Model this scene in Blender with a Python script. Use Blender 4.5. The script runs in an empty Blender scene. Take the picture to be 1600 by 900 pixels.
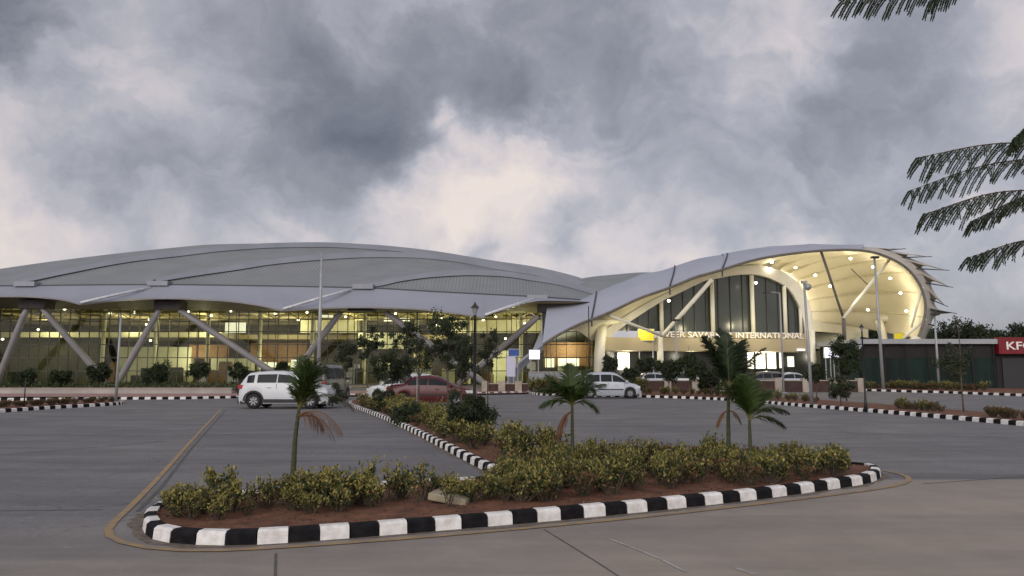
import bpy, bmesh, math, random
import numpy as np
from mathutils import Vector, Matrix
from mathutils.geometry import tessellate_polygon

scene = bpy.context.scene
C = scene.collection
R = math.radians
PI = math.pi

# ------------------------------------------------------------------ camera
F_PX = 1156.0
CAM_H = 1.7
PITCH = R(6.32)
cam_d = bpy.data.cameras.new('camera')
cam = bpy.data.objects.new('camera', cam_d)
C.objects.link(cam)
cam_d.sensor_width = 36.0
cam_d.lens = 36.0 * F_PX / 1600.0
cam_d.clip_start = 0.05
cam_d.clip_end = 3000
cam.location = (0, 0, CAM_H)
cam.rotation_euler = (R(90) + PITCH, 0, 0)
scene.camera = cam
scene.render.resolution_x = 1024
scene.render.resolution_y = 576

def ray(px, py):
    u = (px - 800) / F_PX; v = (450 - py) / F_PX
    c, s = math.cos(PITCH), math.sin(PITCH)
    return Vector((u, c - v * s, s + v * c))
def P(px, py, Y):
    d = ray(px, py); k = Y / d.y
    return Vector((d.x * k, Y, CAM_H + d.z * k))
def G(px, py, z=0.0):
    d = ray(px, py); k = (z - CAM_H) / d.z
    return Vector((d.x * k, d.y * k, z))
def S(r, g, b):
    f = lambda c: ((c/255)/12.92 if c/255 <= .04045 else ((c/255 + .055)/1.055)**2.4)
    return (f(r), f(g), f(b), 1)

# ------------------------------------------------------------------ view
scene.view_settings.view_transform = 'Standard'
scene.view_settings.look = 'None'
scene.view_settings.exposure = 0.0
scene.view_settings.gamma = 1.0
scene.cycles.use_denoising = True
scene.cycles.max_bounces = 7
scene.cycles.transparent_max_bounces = 12

# ------------------------------------------------------------------ world: dusk sky broken by heavy cloud
world = bpy.data.worlds.new('World'); scene.world = world
world.use_nodes = True
nt = world.node_tree; nt.nodes.clear()
def N(t, **kw):
    n = nt.nodes.new(t)
    for k, v in kw.items(): setattr(n, k, v)
    return n
def M(op, a, b=None, c=None):
    n = N('ShaderNodeMath', operation=op)
    for i, x in enumerate((a, b, c)):
        if x is None: continue
        if isinstance(x, (int, float)): n.inputs[i].default_value = x
        else: nt.links.new(x, n.inputs[i])
    return n.outputs[0]
def VM(op, a, b=None, out=0):
    n = N('ShaderNodeVectorMath', operation=op)
    for i, x in enumerate((a, b)):
        if x is None: continue
        if isinstance(x, (tuple, list, Vector)): n.inputs[i].default_value = tuple(x)[:3]
        else: nt.links.new(x, n.inputs[i])
    return n.outputs[out]
def VS(a, s):
    n = N('ShaderNodeVectorMath', operation='SCALE'); nt.links.new(a, n.inputs[0]); n.inputs['Scale'].default_value = s
    return n.outputs[0]
def NOI(vec, scale, detail=6, rough=.55, dist=0.0, out='Fac'):
    n = N('ShaderNodeTexNoise'); nt.links.new(vec, n.inputs['Vector'])
    n.inputs['Scale'].default_value = scale; n.inputs['Detail'].default_value = detail
    n.inputs['Roughness'].default_value = rough; n.inputs['Distortion'].default_value = dist
    return n.outputs[out]
tc = N('ShaderNodeTexCoord')
d0 = VM('NORMALIZE', tc.outputs['Generated'])
w1 = VS(VM('SUBTRACT', NOI(d0, 5.0, 6, .55, 0, 'Color'), (.5, .5, .5)), .20)
w2 = VS(VM('SUBTRACT', NOI(d0, 16.0, 5, .55, 0, 'Color'), (.5, .5, .5)), .05)
dw = VM('NORMALIZE', VM('ADD', VM('ADD', d0, w1), w2))
# brightness of the cloud deck: soft patches (px, py, radius, weight)
BL = [(-20, 405, 85, .40), (110, 428, 60, .20), (20, 35, 75, -.42), (105, 105, 50, .06), (190, 50, 80, .24), (310, 120, 80, -.06), (20, 170, 42, .28), (30, 110, 40, .12), (200, 200, 60, .06),
      (450, 200, 105, -.16), (120, 330, 90, -.05), (640, 80, 60, -.16), (560, 200, 75, -.24), (640, 205, 50, -.18), (703, 176, 20, .42), (738, 212, 16, .22),
      (795, 125, 58, -.36), (690, 280, 46, .30), (775, 262, 42, .28), (622, 345, 46, .28), (850, 290, 46, .24), (690, 350, 18, -.16), (760, 380, 18, -.14), (1000, 385, 100, .26), (735, 370, 60, .22), (830, 400, 60, .16),
      (905, 345, 34, -.20), (1000, 190, 90, -.14), (690, 20, 60, .10), (1235, 60, 60, .34), (1150, 250, 110, -.16), (1330, 190, 80, -.12), (1000, 70, 60, -.02),
      (1260, 355, 100, .16), (1480, 120, 90, -.04), (1595, 20, 40, .28), (1575, 150, 40, .18), (1500, 380, 90, .06), (1540, 470, 60, .02), (480, 20, 50, .10),
      (330, 395, 80, .10), (500, 380, 60, .24), (260, 345, 36, .12)]
acc = None
for px, py, r, w in BL:
    c = ray(px, py).normalized(); sg = r / F_PX
    g = M('MULTIPLY', M('EXPONENT', M('MULTIPLY', M('SUBTRACT', VM('DOT_PRODUCT', dw, c, 1), 1.0), 1.0 / (sg * sg))), w)
    acc = g if acc is None else M('ADD', acc, g)
n1 = M('MULTIPLY', M('SUBTRACT', NOI(VM('MULTIPLY', dw, (1, 1, 1.7)), 4.6, 8, .56, .5), .5), .95)
n2 = M('MULTIPLY', M('SUBTRACT', NOI(d0, 12.0, 6, .6, .5), .5), .34)
sepd = N('ShaderNodeSeparateXYZ'); nt.links.new(d0, sepd.inputs[0])
back = M('MULTIPLY', M('MAXIMUM', M('MULTIPLY', sepd.outputs['Y'], -1.0), 0.0), .35)
bright = M('ADD', M('ADD', M('ADD', M('ADD', acc, n1), n2), .56), back)
ramp = N('ShaderNodeValToRGB'); nt.links.new(bright, ramp.inputs[0])
cr = ramp.color_ramp
cr.elements[0].position = 0.0; cr.elements[0].color = S(98, 101, 112)
cr.elements[1].position = 1.0; cr.elements[1].color = S(238, 224, 215)
for p, col in ((.25, S(122, 124, 134)), (.45, S(148, 149, 158)), (.62, S(174, 174, 183)), (.80, S(210, 202, 205))):
    e = cr.elements.new(p); e.color = col
# a little of a physical dusk sky shows through the thin places
SUN_EL, SUN_AZ = R(24), R(205)
sky = N('ShaderNodeTexSky', sky_type='NISHITA'); sky.sun_disc = False
sky.sun_elevation = SUN_EL; sky.sun_rotation = SUN_AZ; sky.dust_density = 2.0
skb = N('ShaderNodeBackground'); skb.inputs['Strength'].default_value = .012; nt.links.new(sky.outputs[0], skb.inputs[0])
clb = N('ShaderNodeBackground'); nt.links.new(ramp.outputs[0], clb.inputs[0])
nt.links.new(M('ADD', .93, M('MULTIPLY', M('MAXIMUM', M('MULTIPLY', sepd.outputs['Y'], -1.0), 0.0), .75)), clb.inputs['Strength'])
ad = N('ShaderNodeAddShader'); nt.links.new(skb.outputs[0], ad.inputs[0]); nt.links.new(clb.outputs[0], ad.inputs[1])
wo = N('ShaderNodeOutputWorld'); nt.links.new(ad.outputs[0], wo.inputs[0])

# ------------------------------------------------------------------ the sun behind the overcast
sl = bpy.data.lights.new('sun', 'SUN'); sl.energy = 0.9; sl.angle = R(35); sl.color = (1, .95, .9)
so = bpy.data.objects.new('sun', sl); C.objects.link(so)
sd = Vector((math.sin(SUN_AZ) * math.cos(SUN_EL), math.cos(SUN_AZ) * math.cos(SUN_EL), math.sin(SUN_EL)))
so.rotation_euler = (-sd).to_track_quat('-Z', 'Y').to_euler()

# ------------------------------------------------------------------ materials
MATS = {}
def mat(name, col, rough=.7, var=.18, scale=3.0, bump=0.0, metal=0.0, col2=None, emit=None, estr=0.0, spec=.5, detail=5, coat=0.0, translucent=0.0, stretch=None, bscale=None):
    if name in MATS: return MATS[name]
    m = bpy.data.materials.new(name); m.use_nodes = True
    t = m.node_tree; b = t.nodes['Principled BSDF']
    b.inputs['Roughness'].default_value = rough; b.inputs['Metallic'].default_value = metal
    b.inputs['Specular IOR Level'].default_value = spec; b.inputs['Coat Weight'].default_value = coat
    c = tuple(col)[:3]
    if col2 is None: ca = tuple(x * (1 - var) for x in c); cb = tuple(min(1, x * (1 + var)) for x in c)
    else: ca, cb = c, tuple(col2)[:3]
    tcn = t.nodes.new('ShaderNodeTexCoord'); src = tcn.outputs['Object']
    if stretch:
        mp = t.nodes.new('ShaderNodeMapping'); mp.inputs['Scale'].default_value = stretch
        t.links.new(src, mp.inputs['Vector']); src = mp.outputs[0]
    no = t.nodes.new('ShaderNodeTexNoise'); no.inputs['Scale'].default_value = scale; no.inputs['Detail'].default_value = detail
    t.links.new(src, no.inputs['Vector'])
    rp = t.nodes.new('ShaderNodeValToRGB'); rp.color_ramp.elements[0].position = .32; rp.color_ramp.elements[1].position = .68
    rp.color_ramp.elements[0].color = (*ca, 1); rp.color_ramp.elements[1].color = (*cb, 1)
    t.links.new(no.outputs['Fac'], rp.inputs[0]); t.links.new(rp.outputs[0], b.inputs['Base Color'])
    if bump:
        bn = t.nodes.new('ShaderNodeTexNoise'); bn.inputs['Scale'].default_value = bscale or scale * 6; bn.inputs['Detail'].default_value = 4
        t.links.new(src, bn.inputs['Vector'])
        bp = t.nodes.new('ShaderNodeBump'); bp.inputs['Strength'].default_value = bump; bp.inputs['Distance'].default_value = .02
        t.links.new(bn.outputs['Fac'], bp.inputs['Height']); t.links.new(bp.outputs[0], b.inputs['Normal'])
    if emit:
        b.inputs['Emission Color'].default_value = (*emit[:3], 1); b.inputs['Emission Strength'].default_value = estr
    if translucent:
        tr = t.nodes.new('ShaderNodeBsdfTranslucent'); t.links.new(rp.outputs[0], tr.inputs[0])
        mx = t.nodes.new('ShaderNodeMixShader'); mx.inputs[0].default_value = translucent
        t.links.new(b.outputs[0], mx.inputs[1]); t.links.new(tr.outputs[0], mx.inputs[2])
        t.links.new(mx.outputs[0], t.nodes['Material Output'].inputs[0])
    MATS[name] = m
    return m
def glass_mat(name, tint, refl=.12):
    m = bpy.data.materials.new(name); m.use_nodes = True; t = m.node_tree; t.nodes.clear()
    o = t.nodes.new('ShaderNodeOutputMaterial'); tr = t.nodes.new('ShaderNodeBsdfTransparent'); tr.inputs[0].default_value = (*tint, 1)
    gl = t.nodes.new('ShaderNodeBsdfGlossy'); gl.inputs['Roughness'].default_value = .08; gl.inputs[0].default_value = (.8, .85, .9, 1)
    mx = t.nodes.new('ShaderNodeMixShader'); mx.inputs[0].default_value = refl
    t.links.new(tr.outputs[0], mx.inputs[1]); t.links.new(gl.outputs[0], mx.inputs[2]); t.links.new(mx.outputs[0], o.inputs[0])
    return m

def paving(name, colA, colB, streak, warm=None, bumpy=.25, blend=None):
    """worn concrete / asphalt: blotches, brushed streaks, small cracks and aggregate"""
    m = bpy.data.materials.new(name); m.use_nodes = True; t = m.node_tree; b = t.nodes['Principled BSDF']
    L = t.links.new
    tcn = t.nodes.new('ShaderNodeTexCoord')
    def noise(scale, detail=6, rough=.6, st=None, dist=0.0):
        src = tcn.outputs['Object']
        if st:
            mp = t.nodes.new('ShaderNodeMapping'); mp.inputs['Scale'].default_value = st; L(src, mp.inputs['Vector']); src = mp.outputs[0]
        n = t.nodes.new('ShaderNodeTexNoise'); n.inputs['Scale'].default_value = scale; n.inputs['Detail'].default_value = detail
        n.inputs['Roughness'].default_value = rough; n.inputs['Distortion'].default_value = dist; L(src, n.inputs['Vector'])
        return n.outputs['Fac']
    def rampv(f, lo, hi, a, c):
        r = t.nodes.new('ShaderNodeMapRange'); r.inputs['From Min'].default_value = lo; r.inputs['From Max'].default_value = hi
        r.inputs['To Min'].default_value = a; r.inputs['To Max'].default_value = c; L(f, r.inputs['Value']); return r.outputs[0]
    def mixc(f, a, c, bt='MIX'):
        n = t.nodes.new('ShaderNodeMix'); n.data_type = 'RGBA'; n.blend_type = bt
        if isinstance(f, (float, int)): n.inputs[0].default_value = f
        else: L(f, n.inputs[0])
        for i, x in ((6, a), (7, c)):
            if isinstance(x, tuple): n.inputs[i].default_value = (*x[:3], 1)
            else: L(x, n.inputs[i])
        return n.outputs[2]
    base = mixc(rampv(noise(.22, 7, .6, None, .5), .35, .65, 0, 1), colA, colB)
    if warm: base = mixc(rampv(noise(.09, 4, .5), .45, .62, 0, .7), base, warm)
    base = mixc(rampv(noise(.6, 6, .65, (.22, 1.6, 1), .3), .42, .72, 0, streak), base, tuple(x * .5 for x in colA[:3]))
    base = mixc(rampv(noise(1.3, 6, .6, (.15, 1.5, 1), .3), .55, .75, 0, .35), base, tuple(min(1, x * 1.5) for x in colB[:3]))
    base = mixc(rampv(noise(2.2, 4, .5), .62, .72, 0, .4), base, tuple(x * .62 for x in colA[:3]))
    base = mixc(rampv(noise(28, 4, .75), .40, .66, .0, .45), base, tuple(x * .6 for x in colA[:3]))
    base = mixc(rampv(noise(34, 3, .7), .58, .70, .0, .5), base, tuple(min(1, x * 1.6) for x in colB[:3]))
    base = mixc(rampv(noise(90, 3, .6), .35, .7, .0, .45), base, tuple(x * .55 for x in colA[:3]))
    base = mixc(rampv(noise(7, 9, .72), .42, .66, 0, .55), base, tuple(x * .6 for x in colA[:3]))
    base = mixc(rampv(noise(3.1, 8, .75, None, 1.2), .60, .70, 0, .45), base, tuple(min(1, x * 1.55) for x in colB[:3]))
    vo = t.nodes.new('ShaderNodeTexVoronoi'); vo.feature = 'DISTANCE_TO_EDGE'; vo.inputs['Scale'].default_value = .38
    wv = t.nodes.new('ShaderNodeVectorMath'); wv.operation = 'ADD'; nv = t.nodes.new('ShaderNodeTexNoise'); nv.inputs['Scale'].default_value = 1.1; nv.inputs['Detail'].default_value = 5
    L(tcn.outputs['Object'], nv.inputs['Vector']); L(tcn.outputs['Object'], wv.inputs[0]); L(nv.outputs['Color'], wv.inputs[1]); L(wv.outputs[0], vo.inputs['Vector'])
    crk = t.nodes.new('ShaderNodeMath'); crk.operation = 'MULTIPLY'; L(rampv(vo.outputs['Distance'], 0, .006, .8, 0), crk.inputs[0]); L(rampv(noise(.25, 2), .5, .56, 0, 1), crk.inputs[1])
    base = mixc(crk.outputs[0], base, tuple(x * .35 for x in colA[:3]))
    if blend:   # the newer, browner slabs lie to the right of the pale ones
        sp = t.nodes.new('ShaderNodeSeparateXYZ'); L(tcn.outputs['Object'], sp.inputs[0])
        ad_ = t.nodes.new('ShaderNodeMath'); ad_.operation = 'MULTIPLY_ADD'; yy_ = t.nodes.new('ShaderNodeMath'); yy_.operation = 'MULTIPLY_ADD'; L(sp.outputs['Y'], yy_.inputs[0]); yy_.inputs[1].default_value = -1.6; L(sp.outputs['X'], yy_.inputs[2]); L(noise(.5, 5), ad_.inputs[0]); ad_.inputs[1].default_value = 5.0; L(yy_.outputs[0], ad_.inputs[2])
        base = mixc(rampv(ad_.outputs[0], -17.0, -7.0, 0, .95), base, mixc(rampv(noise(1.1, 7, .65), .35, .7, 0, 1), blend, tuple(x * .78 for x in blend)))
        base = mixc(rampv(noise(.6, 6, .65, (.22, 1.6, 1), .3), .45, .75, 0, streak * .6), base, tuple(x * .55 for x in colA[:3]))
    L(base, b.inputs['Base Color'])
    L(rampv(noise(.8, 4), .3, .7, .55, .8), b.inputs['Roughness'])
    b.inputs['Specular IOR Level'].default_value = .35
    bp = t.nodes.new('ShaderNodeBump'); bp.inputs['Strength'].default_value = bumpy; bp.inputs['Distance'].default_value = .02
    L(noise(60, 4, .6), bp.inputs['Height']); L(bp.outputs[0], b.inputs['Normal'])
    MATS[name] = m
    return m

def striped(name, colA, colB, freq, rough=.5, axis='X', sharp=.25):
    m = bpy.data.materials.new(name); m.use_nodes = True; t = m.node_tree; b = t.nodes['Principled BSDF']
    tcn = t.nodes.new('ShaderNodeTexCoord'); w = t.nodes.new('ShaderNodeTexWave'); w.bands_direction = axis
    w.inputs['Scale'].default_value = freq; w.inputs['Distortion'].default_value = .15; w.inputs['Detail'].default_value = 2
    t.links.new(tcn.outputs['Object'], w.inputs['Vector'])
    r = t.nodes.new('ShaderNodeValToRGB'); r.color_ramp.elements[0].position = sharp; r.color_ramp.elements[1].position = 1 - sharp
    r.color_ramp.elements[0].color = (*colA[:3], 1); r.color_ramp.elements[1].color = (*colB[:3], 1)
    n = t.nodes.new('ShaderNodeTexNoise'); n.inputs['Scale'].default_value = .35; n.inputs['Detail'].default_value = 5
    t.links.new(tcn.outputs['Object'], n.inputs['Vector'])
    mr = t.nodes.new('ShaderNodeMapRange'); mr.inputs['To Min'].default_value = .75; mr.inputs['To Max'].default_value = 1.2
    t.links.new(n.outputs['Fac'], mr.inputs['Value'])
    mx = t.nodes.new('ShaderNodeVectorMath'); mx.operation = 'SCALE'
    t.links.new(w.outputs['Fac'], r.inputs[0]); t.links.new(r.outputs[0], mx.inputs[0]); t.links.new(mr.outputs[0], mx.inputs['Scale'])
    t.links.new(mx.outputs[0], b.inputs['Base Color']); b.inputs['Roughness'].default_value = rough
    MATS[name] = m
    return m

CREAM = (1.0, .86, .5)
m_park = paving('parking_paving', (.175, .17, .178), (.238, .23, .236), .9)
m_front = paving('forecourt_concrete', (.20, .195, .205), (.265, .26, .265), .75, blend=(.35, .298, .245))
m_ground = mat('earth', (.12, .10, .07), .95, .3, .3, .3)
m_roadR = paving('service_road', (.12, .12, .14), (.17, .165, .18), .6)
m_walk = mat('pink_paver', S(150, 118, 112), .8, .2, 2, .1)
m_soil = mat('red_soil', (.085, .036, .020), .95, .3, 5, .9, col2=(.20, .085, .045), bscale=40)
m_kw = mat('kerb_white', (.84, .84, .82), .6, .2, 11, .4, col2=(.62, .60, .57), bscale=60, detail=10)
m_kb = mat('kerb_black', (.005, .005, .007), .8, .3, 9, .25, col2=(.016, .015, .016), bscale=60, spec=.15)
m_line = mat('yellow_paint', (.38, .235, .09), .7, .2, 5, 0, col2=(.20, .165, .125), detail=12)
m_wline = mat('white_paint', (.42, .41, .39), .7, .2, 9, 0, col2=(.24, .225, .21), detail=10)
m_joint = mat('joint_dark', (.09, .085, .08), .9)
m_panel = striped('roof_panel', (.19, .205, .215), (.235, .25, .26), .9, .55, 'X')
m_band = striped('rib_band', (.19, .21, .245), (.31, .33, .38), 6.0, .45, 'X')
m_fascia = mat('fascia_membrane', (.265, .285, .335), .55, .06, .25)
m_dark = mat('dark_gutter_gap_shade', (.045, .05, .06), .6)  # eave gutter dark, also the shade coloured in under the roof ribs
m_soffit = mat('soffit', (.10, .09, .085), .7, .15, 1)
m_leg = mat('column_paint', (.30, .295, .31), .45, .08, .8)
m_mull = mat('mullion', (.05, .052, .04), .5)
m_glass = glass_mat('curtain_glass', (.84, .86, .76), .02)
m_cream = mat('cream_wall', (.62, .60, .46), .7, .1, .8)
m_beige = mat('beige_panel', (.40, .34, .21), .7, .1, .5)
m_ceil = mat('warm_ceiling', (.40, .36, .23), .8, .45, .7)
m_wood = mat('wood_panel', (.24, .125, .055), .6, .3, 2, stretch=(1, 1, 5))
m_intd = mat('interior_dark', (.05, .05, .028), .8, .3, 1)
m_wallg = mat('pale_green_wall', (.60, .61, .50), .7, .08, 1)
m_lamp = mat('lamp_glow', (.9, .9, .8), .5, emit=(1, .95, .78), estr=6)
m_litw = mat('lit_shopfront', (.8, .8, .7), .5, emit=(1, .97, .82), estr=1.1)
m_screen = mat('lit_screen', (.8, .8, .9), .5, emit=(.86, .84, 1), estr=1.3)
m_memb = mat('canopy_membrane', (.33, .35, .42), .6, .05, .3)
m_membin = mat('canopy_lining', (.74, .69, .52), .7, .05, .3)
m_cream2 = mat('cream_steel', (.70, .68, .56), .45, .06, 1)
m_dglass = mat('dark_glass', (.035, .045, .038), .22, .5, .25, spec=.5, col2=(.06, .07, .065))
m_steel = mat('galvanised', (.33, .35, .36), .45, .1, 3, metal=.3)
m_black = mat('black_metal', (.018, .018, .02), .5)
m_yel = mat('yellow_sign', (.72, .62, .03), .5, .03, emit=(.9, .75, .03), estr=.08)
m_blue = mat('blue_sign', (.02, .07, .30), .5, .1)
m_lav = mat('pale_board', (.52, .52, .68), .6, .05)
m_red = mat('red_sign', (.17, .006, .012), .5, .15)
m_white = mat('white_letter', (.8, .78, .74), .5, .05)
m_tarp = mat('green_net', (.006, .026, .021), .9, .3, .8, .3, col2=(.004, .012, .011), stretch=(1, 1, .3))
m_shedroof = mat('shed_roof', (.34, .36, .38), .5, .1, 1)
m_dbrown = mat('dark_shutter', (.016, .014, .015), .8, .3, 1)
m_shutter = striped('roller_shutter', (.022, .022, .025), (.035, .035, .038), 12, .5, 'Z')
m_wallc = mat('grey_wall', (.36, .34, .32), .85, .2, .6, .2)
m_brick = mat('brown_wall', (.055, .03, .025), .85, .25, 2, .2)
m_pillar = mat('pillar', (.35, .31, .26), .8, .15, 2)
m_trunk = mat('bark', (.09, .07, .05), .9, .3, 14, .5)
m_ptrunk = mat('palm_trunk', (.055, .06, .028), .85, .3, 5, .4, stretch=(1, 1, 6))
m_lf = [mat('leaf_dark', (.022, .04, .014), .6, .35, 2, translucent=.25),
        mat('leaf_mid', (.045, .07, .02), .55, .3, 2, translucent=.25),
        mat('leaf_olive', (.13, .13, .035), .55, .3, 2, translucent=.25),
        mat('leaf_yellow', (.36, .31, .085), .55, .3, 3, translucent=.25),
        mat('leaf_brown', (.14, .065, .032), .7, .3, 3, translucent=.2),
        mat('leaf_palm', (.05, .085, .018), .5, .3, 3, translucent=.3),
        mat('leaf_dead', (.22, .12, .055), .8, .3, 3, translucent=.2),
        mat('leaf_dim', (.035, .042, .026), .7, .3, 2, translucent=.2)]

# ------------------------------------------------------------------ mesh builder
class MB:
    def __init__(s): s.v = []; s.f = []; s.m = []
    def quad(s, a, b, c, d, m=0):
        n = len(s.v); s.v += [tuple(a), tuple(b), tuple(c), tuple(d)]; s.f.append((n, n+1, n+2, n+3)); s.m.append(m)
    def tri(s, a, b, c, m=0):
        n = len(s.v); s.v += [tuple(a), tuple(b), tuple(c)]; s.f.append((n, n+1, n+2)); s.m.append(m)
    def poly(s, pts, m=0):
        n = len(s.v); s.v += [tuple(p) for p in pts]
        for t in tessellate_polygon([[Vector(p) for p in pts]]): s.f.append(tuple(n + i for i in t)); s.m.append(m)
    def grid(s, rows, m=0, closed=False):
        n = len(s.v); w = len(rows[0])
        for r in rows: s.v += [tuple(p) for p in r]
        for i in range(len(rows) - 1):
            for j in range(w if closed else w - 1):
                k = (j + 1) % w
                s.f.append((n + i*w + j, n + i*w + k, n + (i+1)*w + k, n + (i+1)*w + j)); s.m.append(m)
    def box(s, lo, hi, m=0, mtx=None):
        x0, y0, z0 = lo; x1, y1, z1 = hi
        vs = [Vector(p) for p in ((x0,y0,z0),(x1,y0,z0),(x1,y1,z0),(x0,y1,z0),(x0,y0,z1),(x1,y0,z1),(x1,y1,z1),(x0,y1,z1))]
        if mtx is not None: vs = [mtx @ v for v in vs]
        n = len(s.v); s.v += [tuple(v) for v in vs]
        for f in ((0,3,2,1),(4,5,6,7),(0,1,5,4),(1,2,6,5),(2,3,7,6),(3,0,4,7)):
            s.f.append(tuple(n + i for i in f)); s.m.append(m)
    def tube(s, pts, rad, seg=8, m=0, cap=True):
        pts = [Vector(p) for p in pts]
        if isinstance(rad, (int, float)): rad = [rad] * len(pts)
        up = None; rows = []
        for i, p in enumerate(pts):
            t = (pts[min(i+1, len(pts)-1)] - pts[max(i-1, 0)])
            if t.length < 1e-9: t = Vector((0, 0, 1))
            t.normalize()
            if up is None: up = Vector((1, 0, 0)) if abs(t.x) < .9 else Vector((0, 1, 0))
            a = (up - t * up.dot(t)); a = a.normalized() if a.length > 1e-6 else t.orthogonal().normalized()
            up = a; b = t.cross(a)
            rows.append([p + (a * math.cos(2*PI*k/seg) + b * math.sin(2*PI*k/seg)) * rad[i] for k in range(seg)])
        n = len(s.v); s.grid(rows, m, True)
        if cap:
            s.f.append(tuple(n + k for k in range(seg))[::-1]); s.m.append(m)
            e = n + (len(rows)-1) * seg; s.f.append(tuple(e + k for k in range(seg))); s.m.append(m)
    def lathe(s, prof, seg=12, m=0, org=(0, 0, 0), axis='Z'):
        o = Vector(org); rows = []
        for r, h in prof:
            row = []
            for k in range(seg):
                a = 2*PI*k/seg
                row.append(o + (Vector((r*math.cos(a), r*math.sin(a), h)) if axis == 'Z' else Vector((r*math.cos(a), h, r*math.sin(a)))))
            rows.append(row)
        s.grid(rows, m, True)
    def build(s, name, mats, parent=None, smooth=False, off=None):
        me = bpy.data.meshes.new(name)
        vs = s.v
        if off is not None: vs = [(v[0]-off[0], v[1]-off[1], v[2]-off[2]) for v in vs]
        me.from_pydata(vs, [], s.f)
        for m in (mats if isinstance(mats, (list, tuple)) else [mats]): me.materials.append(m)
        me.polygons.foreach_set('material_index', s.m)
        if smooth: me.polygons.foreach_set('use_smooth', [True] * len(s.f))
        me.update()
        o = bpy.data.objects.new(name, me); C.objects.link(o)
        if parent: o.parent = parent
        return o
def recalc(o):
    bm = bmesh.new(); bm.from_mesh(o.data); bmesh.ops.remove_doubles(bm, verts=bm.verts, dist=1e-5); bmesh.ops.recalc_face_normals(bm, faces=bm.faces); bm.to_mesh(o.data); bm.free(); return o
def empty(name, loc=(0, 0, 0), rz=0):
    o = bpy.data.objects.new(name, None); C.objects.link(o); o.location = loc; o.rotation_euler = (0, 0, rz); return o
def tag(o, label=None, cat=None, group=None, kind=None):
    if label: o['label'] = label
    if cat: o['category'] = cat
    if group: o['group'] = group
    if kind: o['kind'] = kind
    return o
def kids(o): return [c for c in bpy.data.objects if c.parent == o]
def copy_tree(o, parent=None, ks=None):
    c = o.copy(); C.objects.link(c)
    if parent: c.parent = parent
    for ch in kids(o): copy_tree(ch, c)
    return c
def text_obj(name, s, size, m, loc, rot, parent=None, width=None, ext=.02):
    cu = bpy.data.curves.new(name, 'FONT'); cu.body = s; cu.size = size; cu.extrude = ext; cu.offset = size * .012
    t = bpy.data.objects.new(name, cu); C.objects.link(t)
    bpy.context.view_layer.update()
    me = bpy.data.meshes.new_from_object(t.evaluated_get(bpy.context.evaluated_depsgraph_get()))
    bpy.data.objects.remove(t)
    me.materials.clear(); me.materials.append(m)
    o = bpy.data.objects.new(name, me); C.objects.link(o)
    xs = [v.co.x for v in me.vertices]
    if width:
        k = width / (max(xs) - min(xs))
        for v in me.vertices: v.co.x = (v.co.x - min(xs)) * k
    o.location = loc; o.rotation_euler = rot
    if parent: o.parent = parent
    return o
def curve(pts):
    """smooth monotone-ish interpolation (pchip) through (x, y) points"""
    x = np.array([p[0] for p in pts], float); y = np.array([p[1] for p in pts], float)
    h = np.diff(x); dl = np.diff(y) / h; d = np.zeros_like(y); d[0] = dl[0]; d[-1] = dl[-1]
    for i in range(1, len(x) - 1):
        if dl[i-1] * dl[i] > 0: d[i] = 2 * dl[i-1] * dl[i] / (dl[i-1] + dl[i]) if True else 0
        else: d[i] = (dl[i-1] + dl[i]) / 2 * .4
    def f(t):
        i = int(min(max(np.searchsorted(x, t) - 1, 0), len(h) - 1)); u = (t - x[i]) / h[i]; u2, u3 = u*u, u*u*u
        return float((2*u3-3*u2+1)*y[i] + (u3-2*u2+u)*h[i]*d[i] + (-2*u3+3*u2)*y[i+1] + (u3-u2)*h[i]*d[i+1])
    return f
def spline3(pts, n):
    """Catmull-Rom through 3D points, n samples evenly by length"""
    p = [Vector(q) for q in pts]; p = [p[0]*2 - p[1]] + p + [p[-1]*2 - p[-2]]
    out = []
    for i in range(1, len(p) - 2):
        for k in range(16):
            t = k / 16
            out.append(.5 * ((2*p[i]) + (p[i+1]-p[i-1])*t + (2*p[i-1]-5*p[i]+4*p[i+1]-p[i+2])*t*t + (3*p[i]-p[i-1]-3*p[i+1]+p[i+2])*t**3))
    out.append(p[-2])
    cum = [0]
    for a, b in zip(out, out[1:]): cum.append(cum[-1] + (b-a).length)
    res = []; j = 0
    for k in range(n):
        s_ = cum[-1] * k / (n - 1)
        while j < len(out) - 2 and cum[j+1] < s_: j += 1
        u = (s_ - cum[j]) / max(cum[j+1] - cum[j], 1e-9); res.append(out[j].lerp(out[j+1], min(max(u, 0), 1)))
    return res
def point_lamp(name, loc, power, col, r=.3, parent=None):
    l = bpy.data.lights.new(name, 'POINT'); l.energy = power; l.color = col; l.shadow_soft_size = r
    o = bpy.data.objects.new(name, l); C.objects.link(o); o.location = loc
    if parent: o.parent = parent
    return o

# ================================================================== SETTING
def sheet(name, pts, z, m, kind='structure'):
    mb = MB(); mb.poly([(p[0], p[1], z) for p in pts]); o = mb.build(name, m); tag(o, kind=kind); return recalc_up(o)
def recalc_up(o):
    bm = bmesh.new(); bm.from_mesh(o.data)
    for f in bm.faces:
        f.normal_update()
        if f.normal.z < 0: f.normal_flip()
    bm.to_mesh(o.data); bm.free(); return o
sheet('ground', [(-1500, -300), (1500, -300), (1500, 2400), (-1500, 2400)], 0, m_ground)
sheet('parking_lot', [(-70, 9.0), (-4.2, 8.85), (5.3, 11.75), (80, 13.5), (80, 70), (-70, 70)], .004, m_park)
sheet('forecourt', [(-70, -30), (80, -30), (80, 13.5), (5.3, 11.75), (-4.2, 8.85), (-70, 9.0)], .0045, m_front)
sheet('walkway', [(-70, 44.4), G(380, 622.5)[:2], (-8, 48.5), (-3, 50.2), G(822, 616)[:2], (1.5, 58), (-70, 58)], .10, m_walk)
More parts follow.
